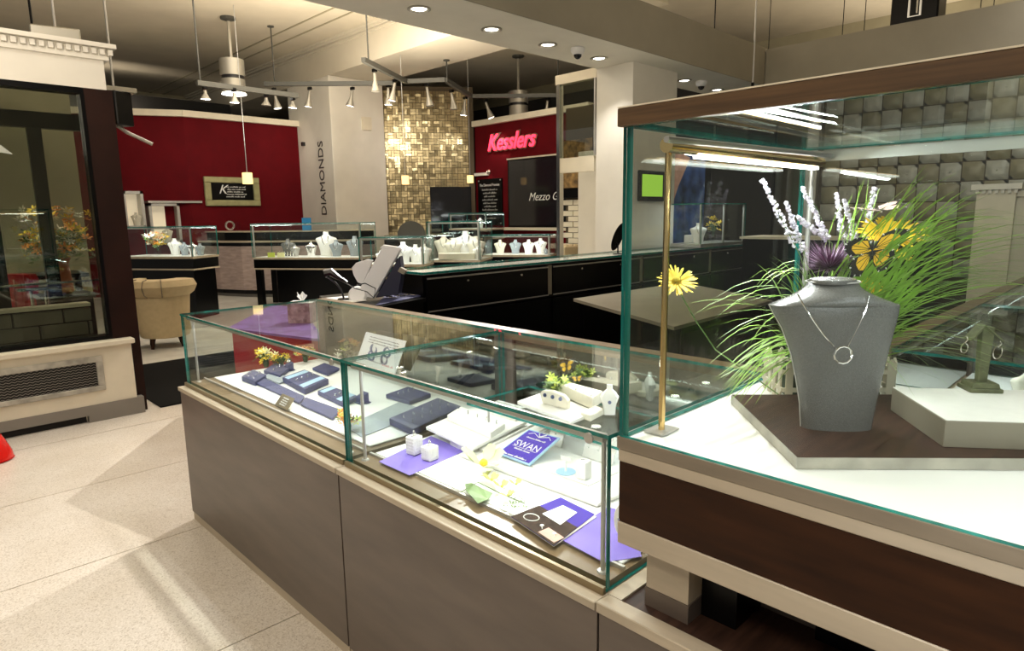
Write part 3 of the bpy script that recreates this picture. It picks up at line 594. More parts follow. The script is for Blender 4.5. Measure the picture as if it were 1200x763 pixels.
for nm, ctr_, tx in (('hoop_earring', (1130, 408), 'silver hoop earring hanging from the left arm of the stand'), ('hoop_earring', (1169, 413), 'silver hoop earring hanging from the right arm of the stand')):
    p = vp(*ctr_, ec, -.006); b = B().ring(p, .0098 if ctr_[0] < 1150 else .013, .0013, qf @ Quaternion((0, 0, 1), .35), 16, 6); b.tube([p+V((0, 0, .01)), p+V((.004, -.004, .018)), p+V((.002, -.002, .024))], .0012, 5)
    tag(b.obj(nm, 'silver'), tx, 'earring', 'hoop earrings on the stand')
# floral arrangement in picket planter
RBc = V((1.385, .635, 0)); FC = RBc+rd*.2+rs*.092; FC.z = 1.069
t = thing('grass_arrangement', 'arrangement of long grass, daisies and lavender in a picket fence planter', 'flower arrangement', FC)
def pl(nm, u0_, v0_, z0, u1_, v1_, z1, m): return B().prism([FC+rd*a_+rs*c_ for a_, c_ in ((u0_, v0_), (u1_, v0_), (u1_, v1_), (u0_, v1_))], z0, z1).obj(nm, m, t)
def picket(cu, cv, du, dv):     # (du, dv) = 1 along the fence
    U_ = rd*du+rs*dv; N_ = rd*dv+rs*du; c = FC+rd*cu+rs*cv
    B().ext([c-U_*.008+V((0, 0, .0)), c+U_*.008, c+U_*.008+V((0, 0, .088)), c+V((0, 0, .098)), c-U_*.008+V((0, 0, .088))], N_*.004).obj('picket', 'picket', t)
pl('planter_box', -.10, -.055, 1.069, .10, .055, 1.13, 'moss')
for sgn in (-1, 1):
    for k in range(8): picket(-.112+k*.032, sgn*.072, 1, 0)
    for k in range(4): picket(sgn*.128, -.05+k*.033, 0, 1)
    for z in (1.09, 1.132): pl('fence_rail', -.125, sgn*.069-.002, z, .125, sgn*.069+.002, z+.010, 'picket'); pl('fence_rail', sgn*.126-.002, -.067, z, sgn*.126+.002, .067, z+.010, 'picket')
def blade(b, p0, p1, p2, w0, mi=0, n=9):
    L, R_ = [], []
    for i in range(n+1):
        s_ = i/n; p = p0*(1-s_)**2+p1*2*s_*(1-s_)+p2*s_*s_; d = (p1-p0)*(1-s_)+(p2-p1)*s_; sd = d.cross(V((random.uniform(-.1, .1)+.3, -.3, .9))); sd = V((0, 0, 1)).cross(d) if sd.length < 1e-5 else sd
        sd.normalize(); w_ = w0*(1-s_)**.6*(.6+.4*min(1, s_*5)); L.append(p+sd*w_); R_.append(p-sd*w_)
    b.add(L+R_, [(i, i+1, n+2+i, n+1+i) for i in range(n)], mi)
tips = [(1260, 285, .4), (1290, 350, .2), (1250, 430, 0), (1280, 470, 0), (1230, 318, .4), (1195, 262, .5), (1198, 300, .35), (1190, 330, .25), (1150, 232, .7), (1135, 257, .6), (1199, 385, .1), (1199, 440, 0), (1160, 400, .1), (1198, 345, .3), (1120, 250, .6), (1110, 212, .8), (1085, 205, .9), (1125, 470, -.1), (1170, 470, 0),
        (856, 462, 0), (845, 445, 0), (862, 470, 0), (880, 440, .1), (905, 460, 0), (878, 305, .6), (818, 366, .2), (858, 395, .2), (890, 340, .5), (1010, 210, 1), (1040, 215, 1), (1018, 206, 1), (1070, 520, -.2), (1075, 470, 0), (1060, 450, 0), (1000, 225, .9), (1055, 240, .8), (940, 290, .7), (905, 325, .5)]
b = B()
right_tips = [k_ for k_ in tips if k_[0] > 1090]; left_tips = [k_ for k_ in tips if k_[0] < 910]
for i in range(240):
    tx, ty, hgt = random.choice(right_tips if i % 20 < 11 else left_tips if i % 20 < 15 else tips) if i >= len(tips) else tips[i]
    j = 0 if i < len(tips) else 22
    qx, qy = tx+random.uniform(-j, j), ty+random.uniform(-j, j)*.7
    p2 = at(qx, qy, x=random.uniform(1.25, 1.74)) if tx > 1050 else at(qx, qy, y=random.uniform(.52, .70)) if tx < 910 else vp(qx, qy, FC, random.uniform(-.12, 0))
    p2.z = max(p2.z, 1.08); p2.x = min(max(p2.x, 1.03), 1.77); p2.y = min(p2.y, .70)
    p0 = FC+rd*random.uniform(-.08, .08)+rs*random.uniform(-.04, .04)+V((0, 0, .06)); dd = p2-p0
    lift = .07+.12*random.random() if hgt < .6 else .03
    p1 = p0+V((dd.x*.38, dd.y*.38, max(dd.z, 0)*.75+lift))
    blade(b, p0, p1, p2, random.uniform(.0018, .0034))
b.obj('grass_blades', 'grass', t, stuff=True)
b = B()
for i in range(14):
    a = random.uniform(0, 6.28); p0 = FC+V((0, 0, .08)); p2 = p0+V((.07*math.cos(a), .06*math.sin(a), .10+random.uniform(0, .07))); blade(b, p0, (p0+p2)/2+V((0, 0, .03)), p2, .011)
b.obj('broad_leaves', 'leaf', t, stuff=True)
def spike(pts, name='lavender_spike'):
    b = B(); P = [vp(*q_, FC, o_) for *q_, o_ in pts]
    b.tube([FC+V((0, 0, .1))]+P[::-1], .0012, 5, 1)
    top, bot = P[0], P[-1]
    for k in range(70):
        s_ = k/69; p = top.lerp(bot, s_*.85)+V((random.uniform(-1, 1), random.uniform(-1, 1), random.uniform(-1, 1)))*(.003+.004*s_)
        b.obox(p, (.006, .006, .005), Quaternion((random.random(), random.random(), random.random(), 1)).normalized(), 0, .6)
    return b.obj(name, ['lav', 'leaf'], t)
for pts in ([(893, 211, -.03), (915, 255, -.02), (938, 300, -.01)], [(921, 237, .0), (932, 262, 0), (945, 305, 0)], [(941, 220, .02), (958, 245, .02), (972, 285, .0)], [(935, 255, -.04), (955, 268, -.03), (975, 285, -.02)], [(980, 226, 0), (985, 250, 0), (990, 290, 0)], [(1025, 220, .03), (1020, 250, .02), (1012, 290, 0)], [(990, 235, -.05), (1000, 262, -.04), (1005, 290, -.02)], [(1045, 262, .02), (1030, 275, 0), (1010, 300, 0)]): spike(pts)
b = B(); tc = vp(972, 314, FC, -.06)
for k in range(800):
    a = random.uniform(0, 2*PI); el = random.uniform(-.15, 1.0); d_ = V((math.cos(a)*math.cos(el), math.sin(a)*math.cos(el), math.sin(el))); L = random.uniform(.058, .084)
    sd = d_.cross(V((0, 0, 1))).normalized()*.0013; b.add([tc+d_*.004-sd, tc+d_*.004+sd, tc+d_*L*V((1, 1, .75)).length/1.6+sd*.3], [(0, 1, 2)], 0 if k % 3 else 1)
b.obj('thistle_head', ['thistle', 'thistle2'], t, stuff=True)
for (px, py, R_, tl_, off) in ((1043, 277, .068, (.38, -.12), -.10), (1018, 335, .035, (1.2, .6), -.09), (1050, 300, .04, (.6, .3), .03)):
    c = vp(px, py, FC, off); q_ = Quaternion(V((math.cos(YAW), -math.sin(YAW), 0)), tl_[0]*.9) @ Quaternion((0, 1, 0), tl_[1]); b = B()
    for cup, n_ in ((.12, 26), (.3, 20)): petals(b, c, q_, R_, n_, .16, cup)
    dn = b.obj('daisy_head', 'yellow', t); B().tube([FC+V((0, 0, .08)), (FC+c)/2+V((0, 0, .04)), c], .0015, 5).obj('daisy_stem', 'leaf', t)
    d = B().ball(c+q_@V((0, 0, .004)), R_*.2, 10, 0, .5); d.obj('daisy_centre', 'ycore', dn)
# the daisy leaning on the left pane
c = V((1.20, .655, 1.325)); q_ = Quaternion((1, 0, 0), .3) @ Quaternion((0, 1, 0), -.5)
t2 = thing('yellow_daisy', 'large yellow daisy beside the brass post of the tall case', 'flower', (c.x, c.y, 1.069)); c = vp(793, 330, (1.30, .62, 0)); b = B()
for cup, n_ in ((.05, 24), (.2, 18)): petals(b, c, Quaternion(V((math.cos(YAW), -math.sin(YAW), 0)), .75), .042, n_, .13, cup)
hd = b.obj('flower_head', 'yellow', t2); B().ball(c+V((0, 0, .004)), .010, 10, 0, .6).obj('flower_centre', 'ycore', t2)
B().tube([c, c+V((.02, .0, -.03)), c+V((.08, -.0, -.09)), c+V((.16, -.01, -.17)), V((1.47, .60, 1.072))], .0016, 5).obj('stem', 'leaf', t2)
# butterflies
def butterfly(name, label, c, sc, u, v, light='bfly', grp=None):
    t = thing(name, label, 'butterfly', c, grp); u = V(u).normalized(); v = V(v).normalized(); n = u.cross(v).normalized()
    for s_ in (-1, 1):
        fo = [(0, .05), (.25, .42), (.6, .52), (.98, .42), (1.0, .25), (.75, -.02), (.35, -.08), (0, -.05)]; hi = [(0, -.05), (.3, -.08), (.62, -.12), (.70, -.4), (.5, -.72), (.28, -.78), (.1, -.5)]
        for nm, poly in (('fore_wing', fo), ('hind_wing', hi)):
            P = [c+(u*s_*x+v*y+n*(.18*x))*sc for x, y in poly]; cn = sum(P, V())/len(P); b = B(); b.ext(P, n*.0006, 1)
            base = c+v*sc*(.0 if nm == 'fore_wing' else -.1)
            N = len(P)
            for i in range(1, N-1):
                a, d = P[i].lerp(base, .22), P[i+1 if i+1 < N else i].lerp(base, .22); m_ = base.lerp(cn, .15)
                g0 = (a-m_); g1 = (d-m_); ctr_ = (a+d+m_)/3
                tri = [ctr_+(k_-ctr_)*.84-n*.0004 for k_ in (m_, a, d)]
                b.add(tri, [(0, 1, 2)], 0); b.add([k_+n*.0016 for k_ in tri], [(0, 1, 2)], 0)
            for i in range(1, N-1):
                for f_ in (.05, .12): b.obox(P[i].lerp(cn, f_)-n*.0003, (.0022*sc*22, .0014*sc*22, .002), None, 2)
            b.obj(nm, [light, 'bblack', 'bwhite'], t)
    B().tube([c+v*sc*.28, c+v*sc*.1, c-v*sc*.35], .002, 6, rr=[.0012, .0028, .001]).obj('body', 'bblack', t)
    b = B()
    for s_ in (-1, 1): b.tube([c+v*sc*.26, c+(v*.5+u*s_*.15)*sc], .0004, 4)
    b.obj('antennae', 'bblack', t, stuff=True)
    return t
c = vp(1022, 292, FC, -.19)
butterfly('butterfly', 'orange and black monarch butterfly perched before the yellow daisy', c, .066, V((math.cos(YAW), -math.sin(YAW), .22)), V((-.12, -.10, 1)))
c = vp(1028, 246, FC, -.06)
butterfly('butterfly', 'pale pink butterfly above the lavender in the tall case', c, .07, V((math.cos(YAW), -math.sin(YAW), .12)), V((.9, .9, .12)), 'pinkwing')

# ================================================================== THINGS IN THE NEAR SHOWCASE
Z = .7215
def quadslab(name, corners, th, m, label=None, cat=None, group=None, parent=None, down=True, bevel=0):
    b = B(); c = [V(p) for p in corners]; n = (c[1]-c[0]).cross(c[2]-c[0]).normalized(); n = n if n.z > 0 else -n
    b.ext(c, -n*th if down else n*th); ctr_ = sum(c, V())/len(c)
    if parent is not None: return b.obj(name, m, parent, bevel=bevel)
    o = b2 = None
    bb_ = B(); bb_.v = [p-ctr_ for p in b.v]; bb_.f = b.f; bb_.m = b.m; o = bb_.obj(name, m, None, ctr_, bevel=bevel)
    if label: tag(o, label, cat, group)
    return o
def rect(px0, py0, px1, py1, z): a, c = at(px0, py0, z=z), at(px1, py1, z=z); return a, c
def pad(name, label, x0, y0, x1, y1, z0, z1, m, cat, bevel=.002):
    c = V(((x0+x1)/2, (y0+y1)/2, z0)); b = B().box(x0-c.x, y0-c.y, 0, x1-c.x, y1-c.y, z1-z0); return tag(b.obj(name, m, None, c, bevel=bevel), label, cat)
ORD = ['first', 'second', 'third', 'fourth', 'fifth', 'sixth', 'seventh', 'eighth', 'ninth', 'tenth', 'eleventh', 'twelfth']
def rings(n, c0, c1, zr, label, m='silver', grp=None, R_=.009, cat='ring'):
    for k in range(n):
        c = V(c0).lerp(V(c1), k/max(1, n-1)); o = B().ring((0, 0, 0), R_, .0013, Quaternion((0, 0, 1), random.uniform(.4, .9)), 12, 5); o.obox((0, 0, R_), (.005, .005, .004), None, 0)
        tag(o.obj('ring', m, None, (c.x, c.y, zr+R_*.45)), ORD[k]+' '+label+', counted from the left', cat, grp or label)
pad('white_mat', 'large white display mat covering the near showcase floor', 1.125, .80, 1.74, 1.81, .7125, .7195, 'wdeck', 'display mat')
def pm(name, label, pts, z, m, cat='display mat'): return quadslab(name, [at(*q_, z=z) for q_ in pts], .0015, m, label, cat)
pm('purple_mat', 'purple suede mat under the two quilted ring boxes', [(444, 541), (480, 557), (545, 528), (505, 511)], .7212, 'purple')
pm('purple_mat', 'purple suede mat in the near right corner of the front showcase', [(657, 632), (708, 659), (752, 652), (735, 600), (712, 594)], .7212, 'purple')
# quilted ring boxes
def quilted(px, py, s_, h_, label, ring=True):
    c = at(px, py, z=.7225); t = thing('ring_box', label, 'ring box', c, 'white quilted ring boxes'); qz = Quaternion((0, 0, 1), .12)
    B().obox(c+V((0, 0, h_/2)), (s_, s_, h_), qz).obj('box_body', 'wfelt', t, bevel=.003); b = B()
    for sx_, ax in ((-1, 'x'), (-1, 'y')):
        for i in range(4):
            for j in range(4):
                u_ = (-1.5+i)*s_*.23; v_ = h_*.14+(j+.5)*h_*.18
                p = V((sx_*s_*.5, u_, v_)) if ax == 'x' else V((u_, sx_*s_*.5, v_)); b.obox(c+qz@p, (.0035, s_*.13, s_*.13) if ax == 'x' else (s_*.13, .0035, s_*.13), qz @ Quaternion((1, 0, 0) if ax == 'x' else (0, 1, 0), PI/4), 0)
    b.obj('quilting', 'wfelt', t, stuff=True)
    B().obox(c+V((0, 0, h_+.001)), (s_*.5, .006, .002), qz).obj('ring_slot', 'tgrey', t)
    tag(B().ring((0, 0, 0), .009, .0014, Quaternion((0, 0, 1), 1.2), 14, 6).obj('ring', 'silver', None, c+V((0, 0, h_+.0095))), label.replace('white quilted ring box', 'silver ring in the quilted box'), 'ring', 'rings in quilted boxes')
quilted(486, 531, .042, .060, 'white quilted ring box, the taller and further left of two')
quilted(504, 538, .042, .046, 'white quilted ring box, the shorter one nearer the glass')
def inside(p): return V((min(p.x, 1.738), p.y, p.z))      # keep clear of the rear doors
# stepped white trays
def block(name, label, pts, z0, z1, m='wfelt', cat='display block', grp=None, bevel=.002):
    P = [inside(at(*q_, z=z1)) for q_ in pts]; c = sum(P, V())/len(P); b = B().prism([p-c for p in P], 0, z1-z0); return tag(b.obj(name, m, None, (c.x, c.y, z0), bevel=bevel), label, cat, grp)
block('white_tray', 'wide white tray holding the ring bar, left of the SWAN sign', [(499, 500), (553, 525), (618, 493), (560, 474)], .752, .764)
block('white_block', 'white support block under the wide ring tray', [(527, 512), (553, 524), (600, 500), (570, 490)], .7215, .7515)
block('ring_bar', 'white bar pad with five rings on the wide tray', [(524, 486), (575, 507), (592, 496), (540, 476)], .7645, .786)
rings(5, at(538, 481, z=.79), at(582, 496, z=.79), .787, 'silver ring standing in the white bar pad', R_=.0075)
block('white_platform', 'long low white platform under the SWAN sign and earring display', [(540, 532), (700, 590), (758, 566), (622, 510)], .7215, .733)
block('white_step', 'thin white step lying on the long platform', [(600, 538), (690, 569), (725, 553), (650, 523)], .7335, .7365)
for i, (pts, lab) in enumerate((([(556, 520), (628, 484), (640, 489), (566, 527)], 'sloping white bracelet pad right of the ring tray'), ([(572, 526), (640, 492), (650, 496), (582, 531)], 'narrow white bracelet pad beside the SWAN sign'))):
    block('white_pad', lab, pts, .7335, .745, 'wfelt', 'display pad')
# SWAN sign
zz0, zz1 = .742, .80
TL, TR, BR_, BL = at(620, 503, z=zz1), at(656, 513, z=zz1), at(620, 545, z=zz0), at(582, 531, z=zz0)
cS_ = (TL+TR+BR_+BL)/4; t = thing('swan_sign', 'purple SWAN sign in a clear slanted holder', 'sign', cS_)
nS = (TR-TL).cross(BL-TL).normalized(); nS = nS if nS.z > 0 else -nS
B().ext([TL, TR, BR_, BL], -nS*.006, 0).obj('acrylic_holder', ['edge' if False else 'bluesat'], t)
ins = [p+(cS_-p)*.08+nS*.0008 for p in (TL, TR, BR_, BL)]; B().ext(ins, nS*.0008).obj('printed_sheet', 'violet', t)
xd, yd = (BR_-BL).normalized(), (TL-BL).normalized(); W_ = (BR_-BL).length; o_ = cS_+nS*.002
text('SWAN', W_*.25, 'text', frame_mtx(o_-yd*.004, xd, yd), 'swan_lettering', t, .0004, bold=.0002)
b = B(); 
scribble(b, o_-yd*W_*.42, xd, yd, W_*.7, W_*.05); scribble(b, o_-yd*W_*.20, xd, yd, W_*.45, W_*.04); scribble(b, o_+yd*W_*.20, xd, yd, W_*.55, W_*.04); b.ext([o_-yd*W_*.13-xd*W_*.35, o_-yd*W_*.13+xd*W_*.35, o_-yd*W_*.12+xd*W_*.35, o_-yd*W_*.12-xd*W_*.35], nS*.0004)
hc = o_+yd*W_*.42
for s_ in (-1, 1):
    b.tube([hc-yd*W_*.10, hc+xd*s_*W_*.10, hc+xd*s_*W_*.08+yd*W_*.07, hc+xd*s_*W_*.03+yd*W_*.06, hc+yd*W_*.02], W_*.012, 4); b.tube([hc-yd*W_*.12, hc+xd*s_*W_*.22-yd*W_*.03, hc+xd*s_*W_*.33-yd*W_*.10], W_*.009, 4)
b.obj('emblem_and_small_print', 'text', t, stuff=True)
# earring display + tall white box
c = at(663, 553, z=.7375); t = thing('earring_display', 'small white earring display with round clear base beside the SWAN sign', 'jewellery stand', c)
B().lathe([(.030, 0), (.030, .002), (.001, .0022)], c, 24).obj('round_base', 'bluesat', t); B().obox(c+V((0, 0, .018)), (.005, .005, .034)).obj('stem', 'wfelt', t)
tp = c+V((0, 0, .036)); B().ext([tp-e1*.016+V((0, 0, .004)), tp+e1*.014+V((0, 0, -.004)), tp+e1*.014+V((0, 0, .010)), tp-e1*.016+V((0, 0, .016))], -e2*.002).obj('head_card', 'wfelt', t)
c = at(684, 560, z=.7375); t = thing('tall_white_box', 'tall white box with a small printed label at the near case corner', 'ring box', c)
B().obox(c+V((0, 0, .027)), (.034, .034, .054), Quaternion((0, 0, 1), .1)).obj('box_body', 'wfelt', t, bevel=.002)
b = B(); scribble(b, c+V((0, 0, .0548)), e1, -e2, .015, .004); b.obj('label_print', 'tdark', t, stuff=True)
# lily spray
lc = at(563, 552, z=.73); t = thing('lily_spray', 'artificial white and yellow lily spray lying on the white mat', 'flowers', (lc.x, lc.y, .7215))
def lily(c, R_, q_, m, cm, n_=6, cup=.45):
    b = B()
    for lay in (0, 1): petals(b, c, q_ @ Quaternion((0, 0, 1), lay*.5), R_*(1-.12*lay), n_//2 if n_ > 5 else n_, .55, cup+.15*lay, jit=.05)
    o = b.obj('lily_bloom' if R_ > .03 else 'small_bloom', m, t); k = B().ball(c+q_@V((0, 0, R_*.12)), R_*.16, 8); k.obj('bloom_centre', cm, o)
lily(at(566, 545, z=.750), .078, Quaternion((1, 0, 0), .35), 'lilypet', 'yellow'); 
for px, py, rr in ((576, 563, .030), (588, 571, .028), (596, 582, .026), (605, 568, .024), (570, 558, .024)): lily(at(px, py, z=.738), rr, Quaternion((1, 0, 0), random.uniform(-.5, .5)), 'blossom', 'lime_pet')
lf = [at(*q_, z=.728+dz) for *q_, dz in ((545, 567, .004), (553, 566, .008), (566, 573, .006), (577, 578, .002), (572, 585, .002), (560, 590, 0), (553, 582, .004), (546, 575, .004))]
B().ext(lf, (0, 0, -.001)).obj('broad_leaf', 'leaf', t)
b = B(); b.tube([at(540, 577, z=.73), at(560, 565, z=.735), at(590, 580, z=.73), at(615, 590, z=.728)], .0015, 5)
for k in range(16):
    p = at(600+random.uniform(-8, 16), 586+random.uniform(-8, 10), z=.729); petals(b, p, Quaternion((1, 0, 0), random.uniform(-.4, .4)), .010, 4, .4, .3)
b.obj('green_sprigs', 'leaf', t)
# brochure
bz = .7225; t = thing('open_brochure', 'purple brochure with jewellery photograph lying by the near corner', 'brochure', at(650, 612, z=bz))
L0, F0, R0, T0 = at(599, 607, z=bz), at(649, 641, z=bz), at(699, 606, z=bz), at(657, 584, z=bz)
B().ext([L0, F0, R0, T0], (0, 0, .001)).obj('lower_page', 'ifelt', t)
L1, F1, R1, T1 = L0+V((0, 0, .002)), F0+V((0, 0, .002)), at(697, 603, z=.7245), T0+V((0, 0, .002))
B().ext([L1, F1, R1, T1], (0, 0, .0008)).obj('cover', 'violet', t)
up_ = V((0, 0, .0016)); B().ext([L1+up_, F1+up_, F1.lerp(R1, .55)+up_, L1.lerp(T1, .55)+up_], (0, 0, .0005)).obj('photo_print', 'photo', t)
ctr_ = (L1+F1+R1+T1)/4+up_*1.6
B().ext([ctr_+(p-(L1+F1+R1+T1)/4)*.42+((T1+R1)/2-(L1+F1)/2)*.12 for p in (L1, F1, R1, T1)], (0, 0, .0005)).obj('white_panel', 'paper', t)
b = B(); hh = [L1.lerp(F1, f) for f in (.22, .5, .78)]; dv = (T1-L1)*.22
b.tube([hh[0]+dv+up_*2+V((math.cos(a)*.018, math.sin(a)*.022, 0)) for a in [i*PI/8 for i in range(16)]], .0016, 5, closed=True)
for f_ in (.5, .78):
    c = L1.lerp(F1, f_)+dv*.9+up_*2; b.tube([c-(F1-L1).normalized()*.002, c+V((-.012, -.012, 0))], .0012, 4); b.ball(c, .006, 8, 0, .3)
b.obj('printed_jewellery', 'wfelt', t, stuff=True); B().ext([L1.lerp(F1, .6)+dv*.2+up_*1.4, L1.lerp(F1, .95)+dv*.2+up_*1.4, L1.lerp(F1, .95)+dv*1.1+up_*1.4, L1.lerp(F1, .6)+dv*1.1+up_*1.4], (0, 0, .0003)).obj('skin_print', 'skin', t)
# leaning oval card at the right
c = at(722, 625, z=.7225); t = thing('oval_card', 'ivory oval earring card leaning at the right end of the front showcase', 'jewellery stand', c)
b = B(); b.ext([c+V((.0, 0, 0))+e1*(.018*math.cos(a)+.012)+V((0, 0, .036+.036*math.sin(a)))-e2*.01*math.sin(a) for a in [i*PI/8 for i in range(16)]], e2*.003); b.obj('card', 'ifelt', t)
B().ball(c+V((0, 0, .04))+e1*.006+e2*.005, .004, 8).obj('stud', 'silver', t)
# rear half seen through the top glass
def curved_card(px, py, w_, d_, h_, label, n=3, rz=0.0, z=.7215):
    c = at(px, py, x=1.60); c.z = .7215; t = thing('necklace_card', label, 'necklace card', c, 'curved white necklace cards'); b = B(); q_ = Quaternion((0, 0, 1), rz)
    prof = [(-d_, 0), (-d_*.6, h_*.45), (-d_*.1, h_*.8), (d_*.5, h_), (d_, h_)]
    top = [c+q_@V((p[0], -w_/2, p[1])) for p in prof]+[c+q_@V((p[0]+.004, -w_/2, p[1]-.003)) for p in prof[::-1]]
    b.ext(top, q_@V((0, w_, 0))); b.obj('card', 'wfelt', t)
    b = B()
    for k in range(n):
        y = -w_/2+w_*(k+.5)/n; b.tube([c+q_@V((prof[3][0], y-w_*.1/n*2, prof[3][1]+.001)), c+q_@V((prof[1][0]-.002, y, prof[1][1]+.002)), c+q_@V((prof[3][0], y+w_*.2/n, prof[3][1]+.001))], .0008, 4); b.ball(c+q_@V((prof[1][0]-.003, y, prof[1][1]+.001)), .0035, 6)
    b.obj('chain', 'silver', t, stuff=True); return t
curved_card(592, 484, .14, .035, .085, 'curved white card with three fine necklaces, furthest left of the row', 3)
curved_card(657, 497, .06, .035, .10, 'narrow upright white card with one pendant behind the SWAN sign', 1)
curved_card(706, 520, .12, .03, .07, 'low white necklace card behind the near top corner', 3)
t = thing('glass_shelf', 'glass shelf on steel studs along the rear of the near showcase', 'shelf', (1.58, 1.25, .845)); B().box(1.43, .83, .843, 1.745, 1.69, .851, 0, 1).obj('pane', ['glass', 'edge'], t)
for y_ in (.9, 1.62):
    for x_ in (1.47, 1.72): B().cyl((x_, y_, .7215), (x_, y_, .8425), .004, 8).obj('stud', 'steel', t)
block('white_riser', 'white riser slab carrying the sandy oval ring stand', [(606, 470), (668, 494), (698, 482), (640, 458)], .8515, .864)
c = at(648, 476, z=.8645); t = thing('oval_ring_stand', 'sandy oval ring stand with blue stones on the white riser slab', 'jewellery stand', c)
b = B().ext([c+V((.0, y, z_)) for y, z_ in ((-.06, 0), (.05, 0), (.062, .03), (.05, .045), (.01, .05), (-.04, .045), (-.06, .03))], (.022, 0, 0)); b.obj('arched_body', 'ifelt', t, bevel=.003); b = B()
for k in range(3): b.ball(c+V((-.002, -.035+k*.035, .032)), .007, 8, 0, 1)
b.obj('blue_stones', 'bluep', t, stuff=True)
block('ring_bar', 'long ivory bar with pearl rings behind the oval ring stand', [(652, 448), (694, 466), (706, 458), (668, 440)], .8645, .905, 'ifelt')
for k in range(4):
    p = at(666+k*9, 452+k*3.6, z=.9095); p.x = min(p.x, 1.73); tag(B().ball((0, 0, 0), .005, 8).obj('pearl', 'wfelt', None, p), ORD[k]+' pearl from the left on the long ivory bar', 'pearl', 'pearls on the ivory bar')
t = bouquet('leafy_posy', 'small lime and green posy with orange butterflies behind the ring stand', (1.695, 1.50, .8515), .04, .085, ['lime_pet', 'leaf', 'leafd'], 50, fs=.02, rv=.02)
butterfly('butterfly', 'small orange butterfly on the lime posy in the near showcase', at(664, 428, x=1.66), .032, (.7, -.7, .3), (.1, .1, 1)); butterfly('butterfly', 'small orange butterfly low on the ivory bar', at(676, 444, x=1.64), .022, (.7, -.7, .1), (.5, .5, .4))
c = at(714, 482, x=1.66); c.z = .8515; t = thing('white_bust', 'white sculpted pendant bust near the rear right of the near showcase', 'jewellery stand', c)
B().loft([[c+e1*(x*s_)+e2*(y*s_)+V((0, 0, z_)) for x, y in ((-.02, -.008), (.02, -.008), (.024, 0), (.018, .012), (-.018, .012), (-.024, 0))] for z_, s_ in ((0, .8), (.03, .9), (.06, 1.3), (.075, .9), (.085, .4), (.10, .4))]).obj('bust', 'wfelt', t, smooth=True)
B().ball(c+e2*.018+V((0, 0, .045)), .006, 8).obj('blue_pendant', 'bluep', t)
block('bracelet_arch', 'pale arched bracelet stand in front of the white bust', [(680, 483), (692, 487), (708, 479), (697, 475)], .8515, .872, 'ifelt')
# ---------------------------------------------------------------- far showcase
pad('grey_mat', 'pale grey display mat covering the far showcase floor', 1.15, 1.88, 1.74, 3.31, .7125, .7195, 'wdeck', 'display mat')
def wedge_tray(name, label, pts, z0, z1, slots, m='indigo', n=4, grp=None, sat=False):
    P = [inside(at(*q_, z=z1)) for q_ in pts]; c = sum(P, V())/4; t = thing(name, label, 'ring tray', (c.x, c.y, z0), grp); B().prism(P, z0, z1).obj('tray_body', m, t, bevel=.002)
    if sat:
        for f0, f1 in ((.06, .22), (.72, .9)): B().prism([P[0].lerp(P[1], f0)+(P[3]-P[0])*.05, P[0].lerp(P[1], f1)+(P[3]-P[0])*.05, P[3].lerp(P[2], f1)-(P[3]-P[0])*.05, P[3].lerp(P[2], f0)-(P[3]-P[0])*.05], z1, z1+.001).obj('satin_band', 'bluesat', t)
    rc = 0; short = ' '.join(label.split()[:8])
    for row in slots:
        a = P[0].lerp(P[1], row); d_ = P[3].lerp(P[2], row)
        for k in range(n):
            p = a.lerp(d_, (k+.7)/(n+.4)); o = B().ring((0, 0, 0), .0075, .0014, Quaternion((0, 0, 1), random.uniform(.5, .9)), 12, 5).obox((0, 0, .008), (.006, .005, .004)); o = o.obj('ring', 'silver', None, (p.x, p.y, z1+.0045)); rc += 1; tag(o, ORD[rc-1]+' ring from the left in the '+short, 'ring', 'rings in the '+short)
    return t
wedge_tray('ring_tray', 'purple-blue ring block at the far left end of the far showcase', [(283, 441), (299, 447), (312, 439), (296, 433)], .7215, .745, (.3, .7), n=3)
wedge_tray('ring_tray', 'low dark ring block in the second row of the far showcase', [(309, 434), (328, 440), (340, 430), (322, 425)], .7215, .74, (.5,), n=3)
wedge_tray('ring_tray', 'blue ring tray with two pale satin bands', [(331, 442), (357, 456), (385, 444), (357, 433)], .7215, .748, (.5,), n=4, sat=True)
c = at(337, 438, z=.7215); quadslab('sign_tray', [at(308, 441, z=.73), at(328, 449, z=.73), at(340, 442, z=.73), at(320, 435, z=.73)], .008, 'greyfelt', 'low grey tray with dark rim between the ring blocks', 'tray', bevel=.002)
for pts, lab in (([(299, 448), (351, 472), (357, 464), (308, 442)], 'long flat violet pad nearest the far end of the case'), ([(352, 473), (390, 490), (400, 480), (358, 465)], 'second flat violet pad toward the case divider')): quadslab('violet_pad', [at(*q_, z=.732) for q_ in pts], .010, 'indigo' if 'second' in lab else 'indigo', lab, 'display pad', bevel=.002)
def ring_block(px, py, s_, label, z=.7215):
    c = at(px, py, z=z); t = thing('ring_block', label, 'ring box', c); B().loft([[c+V((x*s_, y*s_, z_)) for x, y in ((-1, -1), (1, -1), (1, 1), (-1, 1))] for z_ in (0, .004)]).obj('base', 'indigo', t)
    B().ext([c+V((-s_*.8, -s_*.8, .004)), c+V((s_*.8, -s_*.8, .004)), c+V((s_*.8, -s_*.8, .045)), c+V((-s_*.5, -s_*.8, .032)), c+V((-s_*.8, -s_*.8, .024))], (0, s_*1.6, 0)).obj('block', 'indigo', t, bevel=.002)
    o = B().ring((0, 0, 0), .009, .0016, Quaternion((0, 0, 1), .7), 12, 5).obox((0, 0, .009), (.006, .006, .005)); tag(o.obj('ring', 'silver', None, c+V((0, 0, .050))), 'single solitaire ring on the '+label, 'ring')
ring_block(339, 434, .022, 'dark blue single ring block among the far trays')
